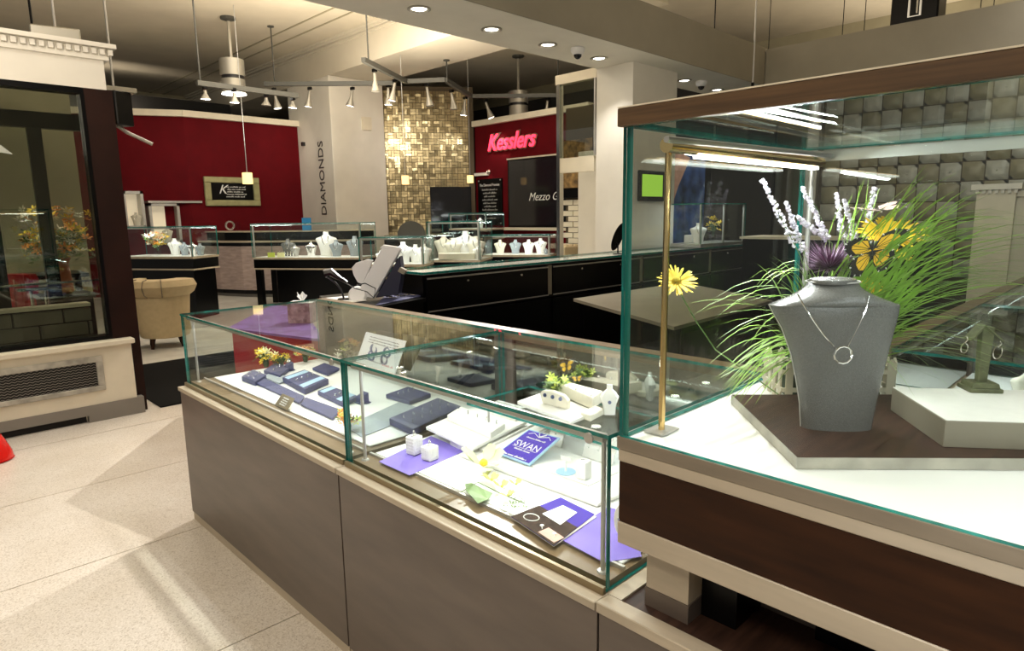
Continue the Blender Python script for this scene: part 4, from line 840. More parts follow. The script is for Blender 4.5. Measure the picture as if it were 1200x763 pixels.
ring_block(425, 472, .025, 'dark blue single ring block beside the case divider')
wedge_tray('ring_tray', 'grey-blue ring tray cut by the glass divider', [(372, 458), (402, 472), (420, 464), (388, 452)], .7215, .742, (.6,), n=3, sat=True, m='indigo')
wedge_tray('ring_tray', 'large dark ring tray with rows of rings nearest the divider', [(456, 490), (484, 503), (541, 476), (513, 466)], .7215, .748, (.35, .7), n=5, m='indigo')
wedge_tray('ring_tray', 'dark blue tray behind the single ring block', [(452, 462), (480, 470), (505, 461), (478, 453)], .7215, .74, (.4,), n=4)
wedge_tray('ring_tray', 'flat navy tray under the rear mirror', [(366, 431), (384, 438), (398, 431), (380, 425)], .7215, .735, (), n=0)
pm('grey_mat', 'pale grey card lying before the glass divider', [(404, 500), (424, 512), (500, 482), (470, 470)], .7225, 'greyfelt')
# small sign plate
bl, br, tr_, tl_ = at(322, 474, z=.7215), at(336, 481, z=.7215), at(345, 467, z=.765), at(331, 461, z=.765); c = (bl+br)/2; t = thing('brand_plate', 'small bronze sign plate standing on the grey mat', 'sign', c)
n_ = (br-bl).cross(tl_-bl).normalized(); n_ = n_ if n_.dot(e2) > 0 else -n_; B().ext([bl, br, tr_, tl_], -n_*.003).obj('plate', 'brass', t); b = B(); yy = (tl_-bl).normalized(); xx = (br-bl).normalized()
for k in range(4): scribble(b, (bl+br+tr_+tl_)/4+yy*(.012-.010*k)+n_*.0002, xx, yy, .05, .005)
b.obj('small_print', 'text', t, stuff=True)
# printed card
TL, TR, BR_, BL = at(429, 389, z=.93), at(476, 400, z=.93), at(463, 439, z=.75), at(417, 424, z=.75); cc = (TL+TR+BR_+BL)/4
t = thing('printed_card', 'white printed card with blue ring pictures leaning in the far showcase', 'card', (cc.x, cc.y, .7215)); n_ = (TR-TL).cross(BL-TL).normalized(); n_ = n_ if n_.dot(e2) > 0 else -n_
B().ext([TL, TR, BR_, BL], -n_*.003).obj('card', 'paper', t); b = B(); xx = (BR_-BL).normalized(); yy = (TL-BL).normalized(); w_ = (BR_-BL).length; h_ = (TL-BL).length
for f in (.38, .30, .22): scribble(b, cc+yy*h_*f+n_*.0005, xx, yy, w_*.7, h_*.028)
scribble(b, cc-yy*h_*.33+n_*.0005-xx*w_*.1, xx, yy, w_*.5, h_*.03); b.obj('print_lines', 'tdark', t, stuff=True)
b = B()
for i in (-1, 1):
    for j in (0, 1): b.ring(cc+xx*i*w_*.16-yy*h_*(.22*j-.06)+n_*.001, w_*.06, w_*.014, Matrix((xx, n_, yy)).transposed().to_quaternion(), 12, 5)
b.obj('ring_pictures', 'bluep', t, stuff=True); b = B(); scribble(b, cc-yy*h_*.36+xx*w_*.28+n_*.0005, xx, yy, w_*.25, h_*.06, th=.0008); b.obj('red_print', 'redplast', t, stuff=True)
def posy(label, px, py, z, R_, cols, n=16): return bouquet('flower_posy', label, at(px, py, z=z), R_, R_*1.6, cols, n, fs=R_*.45, vase='moss', rv=R_*.3)
posy('cream yellow chrysanthemums at the far end of the far showcase', 312, 430, .722, .055, ['yellow', 'cream_pet', 'leafd'], 40)
posy('second clump of yellow chrysanthemums beside the far ring block', 330, 431, .722, .045, ['yellow', 'leafd'], 30)
posy('yellow blooms in dark foliage at the rear of the far showcase', 358, 424, .722, .05, ['lime_pet', 'leafd', 'orange'], 30)
posy('lime and orange posy between the case divider and front glass', 408, 505, .722, .045, ['lime_pet', 'orange', 'leafd'], 36)
posy('lime green sprig beside the leaning printed card', 405, 425, .722, .05, ['lime_pet', 'leafd', 'wpet'], 24)

# ================================================================== STAFF SIDE AND BACK HALL
t = thing('rear_counter', 'long black counter with drawers and glass top across the staff aisle', 'counter', (6, 4.5, 0))
B().box(3.15, 4.215, 0, 9.4, 4.68, .70).obj('base', 'black', t)
B().box(3.15, 4.23, .705, 9.4, 4.68, 1.02).obj('upper_body', 'black', t)
B().box(3.13, 4.20, 1.022, 9.42, 4.70, 1.034).obj('top_frame', 'black', t); B().box(3.13, 4.20, 1.036, 9.42, 4.72, 1.056, 0, 1).obj('glass_top', ['glass', 'edge'], t)
B().box(3.2, 4.3, 1.0345, 9.3, 4.66, 1.0355).obj('display_mat', 'wdeck', t)
for x0, x1 in ((3.17, 4.615), (4.69, 6.15), (6.22, 7.7), (7.77, 9.2)):
    d = B().box(x0, 4.20, .735, x1, 4.228, 1.008).obj('drawer_front', 'black', t); B().box(x0, 4.19, .996, x1, 4.20, 1.008).obj('edge_strip', 'steel', d); B().box(x0, 4.19, .728, x1, 4.20, .738).obj('edge_strip', 'steel', d)
    for f in (.3, .75): B().lathe([(.012, 0), (.010, .006), (.001, .007)], (x0+(x1-x0)*f, 4.199, .955), 10, q=Quaternion((1, 0, 0), PI/2)).obj('lock', 'chrome', d)
    B().box(x0, 4.20, .05, x1, 4.214, .70).obj('lower_door', 'black', t)
for x in (4.65, 6.185, 7.735): B().box(x-.028, 4.205, .735, x+.028, 4.23, 1.02).obj('divider_strip', 'boxside', t)
# desk with register
t = thing('staff_desk', 'black cloth covered desk under the white payment terminal', 'desk', (2.6, 3.9, 0))
dpts = [V(q_) for q_ in ((2.42, 3.93, .86), (3.10, 4.13, .86), (3.10, 4.92, .86), (2.62, 4.95, .86), (2.38, 4.35, .86))]
B().prism(dpts, .83, .86).obj('desktop', 'black', t); c_ = sum(dpts, V())/5
B().prism([c_+(p-c_)*.96 for p in dpts], 0, .829).obj('desk_body', 'black', t)
quadslab('silver_cloth', [at(*q_, z=.868) for q_ in ((440, 358), (493, 347), (484, 341), (455, 343))], .004, 'indigo', 'crumpled blue grey cloth with clips on the staff desk', 'cloth')
for i_ in range(9):
    p = at(452+i_*4, 349-i_*.4+random.uniform(-4, 3), z=.872); tag(B().obox((0, 0, .006), (.05, .015, .01), Quaternion((0, 0, 1), random.uniform(0, 3))).obj('clip', 'bplast' if i_ % 2 else 'chrome', None, p, bevel=.002), ORD[i_]+' small clip from the left on the blue grey cloth', 'clip', 'clips on the cloth')
quadslab('paper_sheet', [at(*q_, z=.868) for q_ in ((382, 349), (416, 346), (430, 352), (398, 356))], .002, 'paper', 'white paper sheet on the desk behind the tissue box', 'paper')
T0_ = at(418, 352, z=.862); t = thing('payment_terminal', 'white slanted payment terminal with a black back on the staff desk', 'terminal', T0_)
def T(px, py, o=0): return vp(px, py, T0_, o)
scr = [T(417, 346), T(447, 291), T(470, 292), T(437, 350)]; B().ext(scr, -e2*.05).obj('screen_housing', 'wplast', t, bevel=.006)
B().ext([T(449, 287), T(468, 290), T(470, 294), T(445, 291)], -e2*.05).obj('top_edge', 'wplast', t, bevel=.003)
B().ext([T(440, 349, .01), T(468, 300, .01), T(471, 320, .01), T(467, 345, .01)], -e2*.10).obj('black_back', 'navy', t, bevel=.004)
B().ext([T(469, 313), T(466, 318), T(473, 322), T(476, 317)], -e2*.04).obj('card_slot', 'boxside', t)
b = B(); c = T(419, 346); b.lathe([(.001, -.018), (.06, -.015), (.075, 0), (.06, .015), (.001, .018)], c, 20, q=Quaternion((0, 0, 1), -YAW) @ Quaternion((1, 0, 0), 1.2)); b.obj('round_foot', 'wplast', t, smooth=True)
b = B().ext([T(412, 314), T(417, 308), T(430, 304), T(437, 305), T(425, 333), T(419, 331), T(414, 322)], -e2*.02); b.obj('rear_shell', 'wplast', t, bevel=.004)
t = thing('barcode_scanner', 'black handheld scanner on its stand left of the white terminal', 'scanner', T(396, 345))
B().tube([T(381, 321), T(388, 319), T(398, 326), T(407, 331)], .02, 8, rr=[.036, .034, .018, .012]).obj('scanner_head', 'bplast', t, smooth=True)
B().tube([T(383, 324), T(393, 331), T(400, 340), T(403, 350)], .008, 8).obj('stand_arm', 'bplast', t, smooth=True)
B().tube([T(403, 330), T(416, 338), T(430, 342), T(438, 349), T(440, 338), T(428, 332), T(418, 334)], .004, 6).obj('cable', 'bplast', t, smooth=True)
B().lathe([(.05, 0), (.045, .01), (.01, .014)], T(403, 351), 14).obj('stand_base', 'bplast', t)
# purple side table with tissue box
q = [V(k) for k in ((1.60, 4.28, .8), (2.30, 5.15, .8), (2.36, 4.95, .8), (2.1, 4.1, .8), (1.82, 3.42, .8))]
t = thing('side_table', 'side table with a purple marbled cloth behind the far showcase', 'table', sum(q, V())/5); t.location.z = 0; cc = sum(q, V())/5
B().prism(q, .785, .80).obj('purple_top', 'plum', t); B().prism([cc+(p-cc)*.93 for p in q], .01, .784).obj('red_drape', 'redl', t)
c = at(356, 377, z=.80); t = thing('tissue_box', 'marbled tissue box with a white tissue on the purple side table', 'tissue box', c); q_ = Quaternion((0, 0, 1), -YAW)
hT = vp(356, 354, c).z-.80; B().obox(c+V((0, 0, hT/2)), (.165, .14, hT), q_).obj('box', 'marble', t, bevel=.002); B().obox(c+V((0, 0, hT+.002)), (.167, .142, .003), q_).obj('lid', 'paper', t)
b = B()
for k in range(7):
    a = k*.9; b.ext([c+V((0, 0, hT)), c+V((.03*math.cos(a), .03*math.sin(a), hT+.05+.02*(k % 2))), c+V((.035*math.cos(a+.7), .035*math.sin(a+.7), hT+.04)), ], V((.002, .002, .002)))
b.obj('tissue', 'paper', t)
# desk surface inside the staff area
q = [at(*k, z=.76) for k in ((672, 350), (800, 331), (905, 352), (790, 383))]
t = thing('work_table', 'pale topped work table in the staff aisle seen through the tall case', 'table', (5, 3, 0)); cc = sum(q, V())/4
B().prism(q, .735, .76).obj('tabletop', 'boxside', t)
for p in q: B().obox(cc+(p-cc)*.9+V((0, 0, 0))-V((0, 0, .76-.3675)), (.05, .05, .735)).obj('leg', 'black', t)
# ------------------------------------------------------------------ generic far case squared to the hall axis
def mini_bust(c, h, m, label, grp, face=None):
    f = V(face) if face else V((-math.sin(YAW), -math.cos(YAW), 0)); s_ = V((-f.y, f.x, 0)); b = B(); c = V(c)
    prof = [(0, .26, .16), (.25, .28, .17), (.5, .36, .20), (.68, .44, .22), (.74, .40, .20), (.80, .20, .14), (.88, .11, .10), (1.0, .11, .10)]
    b.loft([[s_*(w_*h*math.cos(a))+f*(d_*h*math.sin(a)*(1 if math.sin(a) > 0 else .3))+V((0, 0, z_*h)) for a in [i*PI/7 for i in range(14)]] for z_, w_, d_ in prof])
    o = b.obj('necklace_bust', m, None, c, smooth=True); tag(o, label, 'jewellery stand', grp)
    k = B().tube([c+s_*(x*h)+f*(.2*h)+V((0, 0, z_*h)) for x, z_ in ((-.14, .82), (-.1, .6), (0, .42), (.1, .6), (.14, .82))], .02*h, 4); k.v = [p-c for p in k.v]; k.obj('necklace', 'silver', o, local=True); return o
def case45(name, label, px0, px1, pb, zd, zt, depth, leg=False, base='black', deckc='wdeck', lamp=2):
    a, c = at(px0, pb, z=zd), at(px1, pb, z=zd); u = (c-a).normalized(); n_ = V((-u.y, u.x, 0)); n_ = n_ if n_.dot(V((1, 1, 0))) > 0 else -n_; L = (c-a).length
    q_ = Quaternion((0, 0, 1), math.atan2(u.y, u.x)); o = (a+c)/2+n_*depth/2; t = thing(name, label, 'display case', (o.x, o.y, 0))
    def bx(nm, x0, x1, y0, y1, z0, z1, m, thin=False):
        b = B().box(x0, y0, z0, x1, y1, z1, 0, 1 if thin else None); sgn = 1 if (q_@V((0, 1, 0))).dot(n_) > 0 else -1
        b.v = [V((o.x, o.y, 0))+q_@V((p.x, p.y*sgn, 0))+V((0, 0, p.z)) for p in b.v]; return b.obj(nm, m, t)
    hx, hy = L/2, depth/2
    bx('deck', -hx, hx, -hy, hy, zd-.03, zd, 'ledge'); bx('display_mat', -hx+.03, hx-.03, -hy+.03, hy-.03, zd+.0005, zd+.004, deckc)
    bx('apron', -hx+.01, hx-.01, -hy+.01, hy-.01, zd-.18, zd-.032, base); bx('lower_trim', -hx, hx, -hy, hy, zd-.205, zd-.182, 'ledge')
    if leg:
        for sx in (-1, 1):
            for sy in (-1, 1): bx('leg', sx*(hx-.07)-.05, sx*(hx-.07)+.05, sy*(hy-.07)-.05, sy*(hy-.07)+.05, 0, zd-.206, base)
        bx('inner_cabinet', -hx+.35, hx-.1, -hy+.15, hy-.1, .05, zd-.206, base)
    else: bx('base_cabinet', -hx+.05, hx-.05, -hy+.05, hy-.05, 0, zd-.206, base)
    g = .012
    bx('front_pane', -hx, hx, -hy, -hy+g, zd+.001, zt-g, ['glass', 'edge'], True); bx('back_pane', -hx, hx, hy-g, hy, zd+.001, zt-g, ['glass', 'edge'], True)
    for sx in (-1, 1): bx('side_pane', min(sx*hx, sx*(hx-g)), max(sx*hx, sx*(hx-g)), -hy+g, hy-g, zd+.001, zt-g, ['glass', 'edge'], True)
    bx('top_pane', -hx, hx, -hy, hy, zt-g+.0005, zt, ['glass', 'edge'], True)
    for sx in (-1, 1): bx('corner_post', sx*(hx-.03)-.012, sx*(hx-.03)+.012, -hy+.02, -hy+.035, zd, zt-.02, 'steel')
    bx('light_bar', -hx+.03, hx-.03, -hy+.02, -hy+.035, zt-.035, zt-.015, 'steel'); bx('light_strip', -hx+.06, hx-.06, -hy+.036, -hy+.04, zt-.034, zt-.018, 'led')
    if lamp: lamp_area(V((o.x, o.y, zt-.04))-n_*(hy-.06), V((o.x, o.y, zd)), L*.9, .02, lamp*.42, COOL, 'case_led').rotation_euler[2] += 0
    return t, (lambda fx, fy: V((o.x, o.y, zd+.0045))+u*(fx*L*.5)+n_*(fy*depth*.5))
t, P = case45('glass_case', 'glass display case on black legs before the DIAMONDS column', 296, 424, 302, .84, 1.415, .6, leg=True, lamp=8)
for k, (fx, fy, h_, m) in enumerate(((-.55, .3, .30, 'greybust'), (-.35, -.1, .2, 'steel'), (-.1, .2, .25, 'silver'), (.18, .3, .42, 'wfelt'), (.42, -.1, .28, 'greyfelt'), (.72, .2, .34, 'greyfelt'))): mini_bust(P(fx, fy), h_, m, ('short grey', 'small steel', 'silver', 'tall white', 'low grey', 'broad grey')[k]+' necklace bust in the case before the DIAMONDS column', 'busts in the case on legs')
for k in range(6): tag(B().ring((0, 0, .05), .04, .008, Quaternion((0, 0, 1), 1.0), 14, 5).obj('bangle', 'silver', None, P(-.6+.055*k, -.45)), ORD[k]+' silver bangle from the left in the case on legs', 'bangle', 'bangles in the case on legs')
for fx, m, lab in ((-.68, 'lime_pet', 'small lime price card'), (-.5, 'cream_pet', 'small orange cream price card')): tag(B().obox((0, 0, .04), (.12, .02, .08), Quaternion((0, 0, 1), -YAW)).obj('price_card', m, None, P(fx, -.8)), lab+' at the left of the case on legs', 'card')
c = P(.36, .9); tag(B().obox((0, 0, .12), (.17, .03, .24), Quaternion((0, 0, 1), -YAW)).obj('blue_box', 'blue', None, (6.05, 11.75, 1.263)), 'bright blue upright box on the curved desk', 'box')
t, P = case45('glass_case', 'low glass case just behind the white payment terminal', 421, 497, 310, .84, 1.22, .45, lamp=6)
for k, (fx, fy, h_) in enumerate(((-.5, 0, .18), (.25, -.2, .30), (.55, .3, .26), (.8, .3, .27))): mini_bust(P(fx, fy), h_, 'wfelt', ORD[k]+' white necklace bust from the left behind the payment terminal', 'busts behind the terminal')
t, P = case45('glass_case', 'tallest square glass case in the centre of the back hall', 501, 563, 305, .84, 1.42, .8, lamp=7)
for k, (fx, fy, h_, m) in enumerate(((-.75, .3, .36, 'ifelt'), (-.2, -.3, .32, 'ifelt'), (.15, .2, .42, 'wfelt'), (.6, 0, .34, 'ifelt'), (.8, -.5, .2, 'wfelt'))): mini_bust(P(fx, fy), h_, m, ORD[k]+' pale necklace bust from the left in the tall square case', 'busts in the tall square case')
c = P(.05, -.75); tag(B().obox((0, 0, .05), (.55, .12, .10), Quaternion((0, 0, 1), -YAW)).obj('display_block', 'ifelt', None, c, bevel=.01), 'long cream jewellery block at the front of the tall square case', 'display block')
t, P = case45('glass_case', 'long low glass case before the red wall with the neon sign', 566, 645, 299, .84, 1.17, .6, lamp=6)
for k, (fx, fy, h_, m) in enumerate(((-.62, .1, .24, 'ifelt'), (-.15, .1, .24, 'greyfelt'), (.25, .1, .24, 'wfelt'), (.6, .2, .26, 'wfelt'), (.82, -.4, .1, 'greyfelt'))): mini_bust(P(fx, fy), h_, m, ORD[k]+' necklace bust from the left in the case below the neon sign', 'busts below the neon sign')
t, P = case45('glass_case', 'small high glass case standing behind the tallest square case', 526, 570, 268, 1.25, 1.55, .6, lamp=3)
mini_bust(P(.2, 0), .2, 'wfelt', 'single white bust in the small high case', 'bust in the high case')
t, P = case45('glass_case', 'glass case with orange flowers beyond the brown window post', 138, 226, 301, .95, 1.40, .6, lamp=6)
for k, (fx, h_, m) in enumerate(((.15, .26, 'wfelt'), (.4, .2, 'greyfelt'), (.62, .2, 'silver'), (.82, .18, 'greyfelt'))): mini_bust(P(fx, .1), h_, m, ORD[k]+' necklace stand from the left beyond the window post', 'stands beyond the window post')
bouquet('orange_bouquet', 'orange and yellow bouquet in the case beyond the window post', P(-.25, -.1), .16, .36, ['orange', 'yellow', 'leaf', 'wpet'], 70, fs=.05)
# lit wall vitrines
for (a, c, z0, z1, lab) in ((146, 170, 1.35, 2.05, 'small lit wall vitrine high on the red wall, the narrower left one'), (175, 211, 1.05, 1.82, 'wider lit wall vitrine right of the narrow one on the red wall')):
    x0, x1 = at(a, 250, y=14.0).x, at(c, 250, y=14.0).x; t = thing('wall_vitrine', lab, 'vitrine', ((x0+x1)/2, 14.1, z0), 'lit wall vitrines')
    B().box(x0, 14.25, z0, x1, 14.27, z1).obj('back', 'lit', t)
    for b_ in ((x0, z0, x0+.05, z1), (x1-.05, z0, x1, z1), (x0, z1-.05, x1, z1), (x0, z0, x1, z0+.05)): B().box(b_[0], 14.0, b_[1], b_[2], 14.25, b_[3]).obj('frame_side', 'steel', t)
    mini_bust(((x0+x1)/2+.05, 14.12, z0+.051), .25, 'ifelt', 'small bust in the '+' '.join(lab.split()[:4]), 'vitrine busts')
t = thing('wall_shelf', 'thin steel shelf rail above the wider lit vitrine', 'shelf', (4.6, 14.1, 1.83)); B().box(3.95, 13.98, 1.83, 4.95, 14.3, 1.87).obj('board', 'steel', t)
# curved desk
pts = [(4.72, 13.7), (4.85, 13.1), (5.08, 12.55), (5.4, 12.1), (5.85, 11.65), (6.4, 11.25), (7.0, 10.9)]
t = thing('reception_desk', 'curved reception desk with pinkish grey panels and black top', 'desk', (5.6, 12.6, 0))
def off(pts, d): 
    o = []
    for i, p in enumerate(pts):
        a, c = V(pts[max(i-1, 0)]), V(pts[min(i+1, len(pts)-1)]); n_ = V((-(c-a).y, (c-a).x)).normalized(); n_ = n_ if n_.dot(V((1, 1))) > 0 else -n_; o.append(tuple(V(p)+n_*d))
    return o
def band(nm, p0, p1, z0, z1, m): return B().prism(p0+p1[::-1], z0, z1).obj(nm, m, t)
band('body', off(pts, .04), off(pts, .5), .06, 1.05, 'black'); band('toe_kick', off(pts, .08), off(pts, .5), 0, .06, 'greyplinth'); band('counter_top', off(pts, -.03), off(pts, .55), 1.05, 1.08, 'ledge'); band('upper_ledge', off(pts, .18), off(pts, .5), 1.081, 1.24, 'black'); band('ledge_cap', off(pts, .14), off(pts, .55), 1.241, 1.262, 'ledge')
for a in range(0, 6, 2): band('front_panel', off(pts, .0)[a:a+3], off(pts, .038)[a:a+3], .14, .98, 'pinkp')
p_ = V((5.25, 13.3, 1.263)); t = thing('glass_award', 'small pinkish glass ornament on the left end of the curved desk', 'ornament', p_)
B().obox(p_+V((.1, 0, .09)), (.09, .09, .18)).obj('cube', 'glass', t); B().ring(p_+V((-.05, 0, .11)), .08, .02, None, 14, 6).obj('loop', 'silver', t)
# framed sign, board, neon, TV
t = thing('framed_sign', 'wide black sign with white script in a gilded green frame', 'sign', (5.6, 14.0, 2.07)); y = 14.0
for b_ in ((5.02, 2.24, 6.16, 2.36), (5.02, 1.77, 6.16, 1.89), (5.02, 1.89, 5.15, 2.24), (6.03, 1.89, 6.16, 2.24)): B().box(b_[0], y-.04, b_[1], b_[2], y+.025, b_[3]).obj('frame_rail', 'gframe', t, bevel=.012)
B().box(5.15, y-.0, 1.89, 6.03, y+.02, 2.24).obj('board', 'black', t); text('K', .26, 'text', frame_mtx((5.38, y-.004, 2.10), (1, 0, 0), (0, 0, 1)), 'initial', t, .002, .4)
b = B()
for k in range(5): scribble(b, (5.64+.03*(k % 2), y-.003, 2.15-.05*k), (1, 0, 0), (0, 0, 1), .42-.04*(k % 3), .028)
b.obj('script_lines', 'text', t, stuff=True)
t = thing('text_board', 'tall black text board on the red wall left of the dark window', 'sign', (10.27, 11.1, 1.8)); B().box(10.24, 10.70, 1.28, 10.279, 11.5, 2.32).obj('board', 'black', t)
text('The Diamond Promise', .085, 'text', frame_mtx((10.236, 11.1, 2.18), (0, -1, 0), (0, 0, 1)), 'title_lettering', t, .001, sx=.85); b = B()
for k in range(8): scribble(b, (10.238, 11.1, 2.06-.075*k), (0, -1, 0), (0, 0, 1), .5-.06*(k % 3), .04)
scribble(b, (10.238, 11.1, 1.42), (0, -1, 0), (0, 0, 1), .4, .035); b.obj('text_lines', 'tgrey', t, stuff=True)
for y_ in (10.74, 11.46):
    for z_ in (1.32, 2.28): B().lathe([(.018, 0), (.015, .012), (.001, .014)], (10.24, y_, z_), 8, q=Quaternion((0, 1, 0), -PI/2)).obj('stud', 'steel', t)
t = thing('picture_lamp', 'white bracket lamp over the tall black text board', 'lamp', (10.2, 11.2, 2.42)); B().box(10.18, 11.15, 2.40, 10.28, 11.55, 2.46).obj('bracket', 'white', t); B().ball((10.14, 11.0, 2.46), .06, 10).obj('lamp_head', 'chrome', t)
lamp_spot((10.0, 11.05, 2.50), (10.28, 11.05, 2.1), 3, 110, .6, WARM)
t = thing('neon_sign', 'red neon script sign on the upper right red wall', 'sign', (10.22, 10.4, 3.1))
mm = frame_mtx((10.22, 10.40, 3.08), (0, -1, .0), (0, 0, 1))
text('Kesslers', .50, 'signedge', frame_mtx((10.255, 10.40, 3.08), (0, -1, 0), (0, 0, 1)), 'dark_backing', t, .012, .35, .86, bold=.030)
text('Kesslers', .50, 'neon', mm, 'neon_letters', t, .012, .35, .86, bold=.004)
t = thing('wall_screen', 'wide black screen set before the bronze tile wall', 'screen', (9.1, 11.7, 1.2)); 
def tp(px, py):   # on the tiled wall
    d = ray(px, py); k = (A+nrm*.08).dot(nrm)/d.dot(nrm); return V((0, 0, H))+d*k
a, c = tp(504, 219), tp(553, 262); B().ext([V((a.x, a.y, c.z-.2)), V((c.x, c.y, c.z-.2)), V((c.x, c.y, a.z)), V((a.x, a.y, a.z))], -nrm*.03).obj('screen', 'screen', t, bevel=.004); t.location = ((a+c)/2); 
for o in kids(t): o.location = V((0, 0, 0))-V(t.location)+V((9.1, 11.7, 1.2))
t = thing('black_credenza', 'black credenza with pale top below the bronze tile wall', 'cabinet', (7.6, 10.9, 0)); a, c = at(417, 275, z=1.12), at(555, 275, z=1.12); a = V((7.75, 11.7, 0)); c = V((9.45, 10.4, 0))
n_ = V((.6, .77, 0)); B().ext([a, c, c+n_*.4, a+n_*.4], (0, 0, 1.08)).obj('body', 'black', t); B().ext([p+V((0, 0, 1.081)) for p in (a-n_*.02, c-n_*.02, c+n_*.42, a+n_*.42)], (0, 0, .03)).obj('top', 'boxside', t)
t = thing('round_chair', 'dark round-backed chair in the middle of the back hall', 'chair', (7.0, 9.9, 0)); c = at(482, 277, x=6.5); p_ = vp(482, 276, c)
B().ext([p_+e1*(.24*math.cos(a))+V((0, 0, .24*math.sin(a))) for a in [i*PI/10 for i in range(20)]], -e2*.04).obj('backrest', 'track', t); B().cyl((p_.x, p_.y, 0), (p_.x, p_.y, p_.z-.2), .03, 8).obj('post', 'black', t); B().lathe([(.25, .0), (.25, .03), (.03, .06)], (p_.x, p_.y, 0), 12).obj('foot', 'black', t); B().lathe([(.22, .48), (.24, .52), (.2, .56), (.01, .57)], (p_.x, p_.y, 0)+e2*.0 if False else (p_.x-.15, p_.y-.15, 0), 14).obj('seat', 'track', t)
t = thing('tufted_sofa', 'olive beige tufted sofa beyond the counter left of the pillar', 'sofa', (8.6, 7.1, 0)); a, c = at(660, 297, z=.84), at(697, 295, z=.84); 
B().ext([V((a.x, a.y, .1)), V((c.x, c.y, .1)), V((c.x, c.y, .95)), V((c.x*.97+a.x*.03, c.y, .97)), V((a.x, a.y, .97)), V((a.x, a.y, .9))], (-.15, -.15, 0)).obj('backrest', 'beige', t, bevel=.02)
for k in range(7): p = a.lerp(c, (k+.5)/7); B().ball((p.x-.09, p.y-.09, .94), .06, 8).obj('tuft', 'beige', t, smooth=True)
B().ext([V((a.x, a.y, 0)), V((c.x, c.y, 0)), V((c.x-.4, c.y-.4, 0)), V((a.x-.4, a.y-.4, 0))], (0, 0, .42)).obj('seat', 'beige', t)
c = at(724, 298, z=1.057); t = thing('oval_mirror', 'black rimmed oval tabletop mirror leaning beside the tall glass case', 'mirror', c)
B().ext([c+V((0, 0, .19))+Quaternion((0, 0, 1), .6)@(e1*(.07*math.cos(a)))+V((0, 0, .15*math.sin(a)))+e1*(.05*math.sin(a)) for a in [i*PI/10 for i in range(20)]], -e2*.02).obj('rim', 'black', t); B().ext([c+V((0, 0, .19))+e2*.004+Quaternion((0, 0, 1), .6)@(e1*(.06*math.cos(a)))+V((0, 0, .135*math.sin(a)))+e1*(.045*math.sin(a)) for a in [i*PI/10 for i in range(20)]], e2*.002).obj('mirror_face', 'mirror', t); B().cyl(c, c+V((0, 0, .12)), .008, 8).obj('stem', 'black', t); B().lathe([(.06, 0), (.05, .01), (.01, .015)], c, 14).obj('foot', 'black', t)
# lime tablet, poster, lit case behind the tall case
t = thing('wall_tablet', 'black tablet with a lime green screen on the cream pillar', 'tablet', (7.2, 4.78, 1.85)); a, c = at(750, 199, y=4.76), at(779, 236, y=4.76)
B().box(a.x, 4.765, c.z, c.x, 4.80, a.z).obj('housing', 'bplast', t, bevel=.01); B().box(a.x+.06, 4.758, c.z+.06, c.x-.06, 4.764, a.z-.05).obj('screen', 'lime', t)
t = thing('wall_poster', 'large dark blue poster with a bare arm right of the pillar', 'poster', (8.6, 5.2, 0)); a, c = at(798, 170, y=5.2), at(905, 300, y=5.2)
B().box(7.82, 5.2, .0, 9.5, 5.26, 2.6).obj('panel', 'black', t); B().box(7.86, 5.19, 1.0, 9.3, 5.199, 2.5).obj('print', 'bluep', t)
B().ext([V((7.9, 5.188, 1.15)), V((8.1, 5.188, 1.1)), V((8.55, 5.188, 1.9)), V((8.85, 5.188, 2.3)), V((8.6, 5.188, 2.35)), V((8.3, 5.188, 1.95))], (0, .001, 0)).obj('printed_arm', 'skin', t)
B().ext([V((8.5+.2*math.cos(a_)*1.0, 5.186, 2.25+.16*math.sin(a_))) for a_ in [i*PI/8 for i in range(16)]], (0, .001, 0)).obj('printed_face', 'skin', t)
t = thing('lit_glass_case', 'lit glass case with a figurine and daisies on the black counter', 'display case', (8.0, 4.45, 1.057)); x0, x1 = 7.55, 8.75
B().box(x0, 4.24, 1.058, x1, 4.68, 1.10).obj('base', 'steel', t); B().box(x0, 4.24, 1.60, x1, 4.68, 1.615).obj('top_pane', 'edge', t)
B().box(x0, 4.24, 1.101, x1, 4.25, 1.599, 0, 1).obj('front_pane', ['glass', 'edge'], t)
for x in (x0, (x0+x1)/2, x1-.03): B().box(x, 4.25, 1.101, x+.03, 4.27, 1.599).obj('post', 'steel', t)
bouquet('daisy_posy', 'yellow daisy posy inside the lit case on the black counter', (8.25, 4.45, 1.101), .10, .34, ['yellow', 'leaf'], 24, fs=.05)
mini_bust((7.85, 4.45, 1.101), .26, 'wfelt', 'white figurine bust in the lit case on the black counter', 'lit case bust'); tag(B().obox((0, 0, .05), (.3, .12, .1)).obj('white_box', 'paper', None, (8.0, 4.6, 1.101), bevel=.004), 'low white box in the lit case on the counter', 'box')
lamp_area((8.15, 4.3, 1.58), (8.15, 4.5, 1.1), 1.0, .02, 3, COOL, 'case_led')
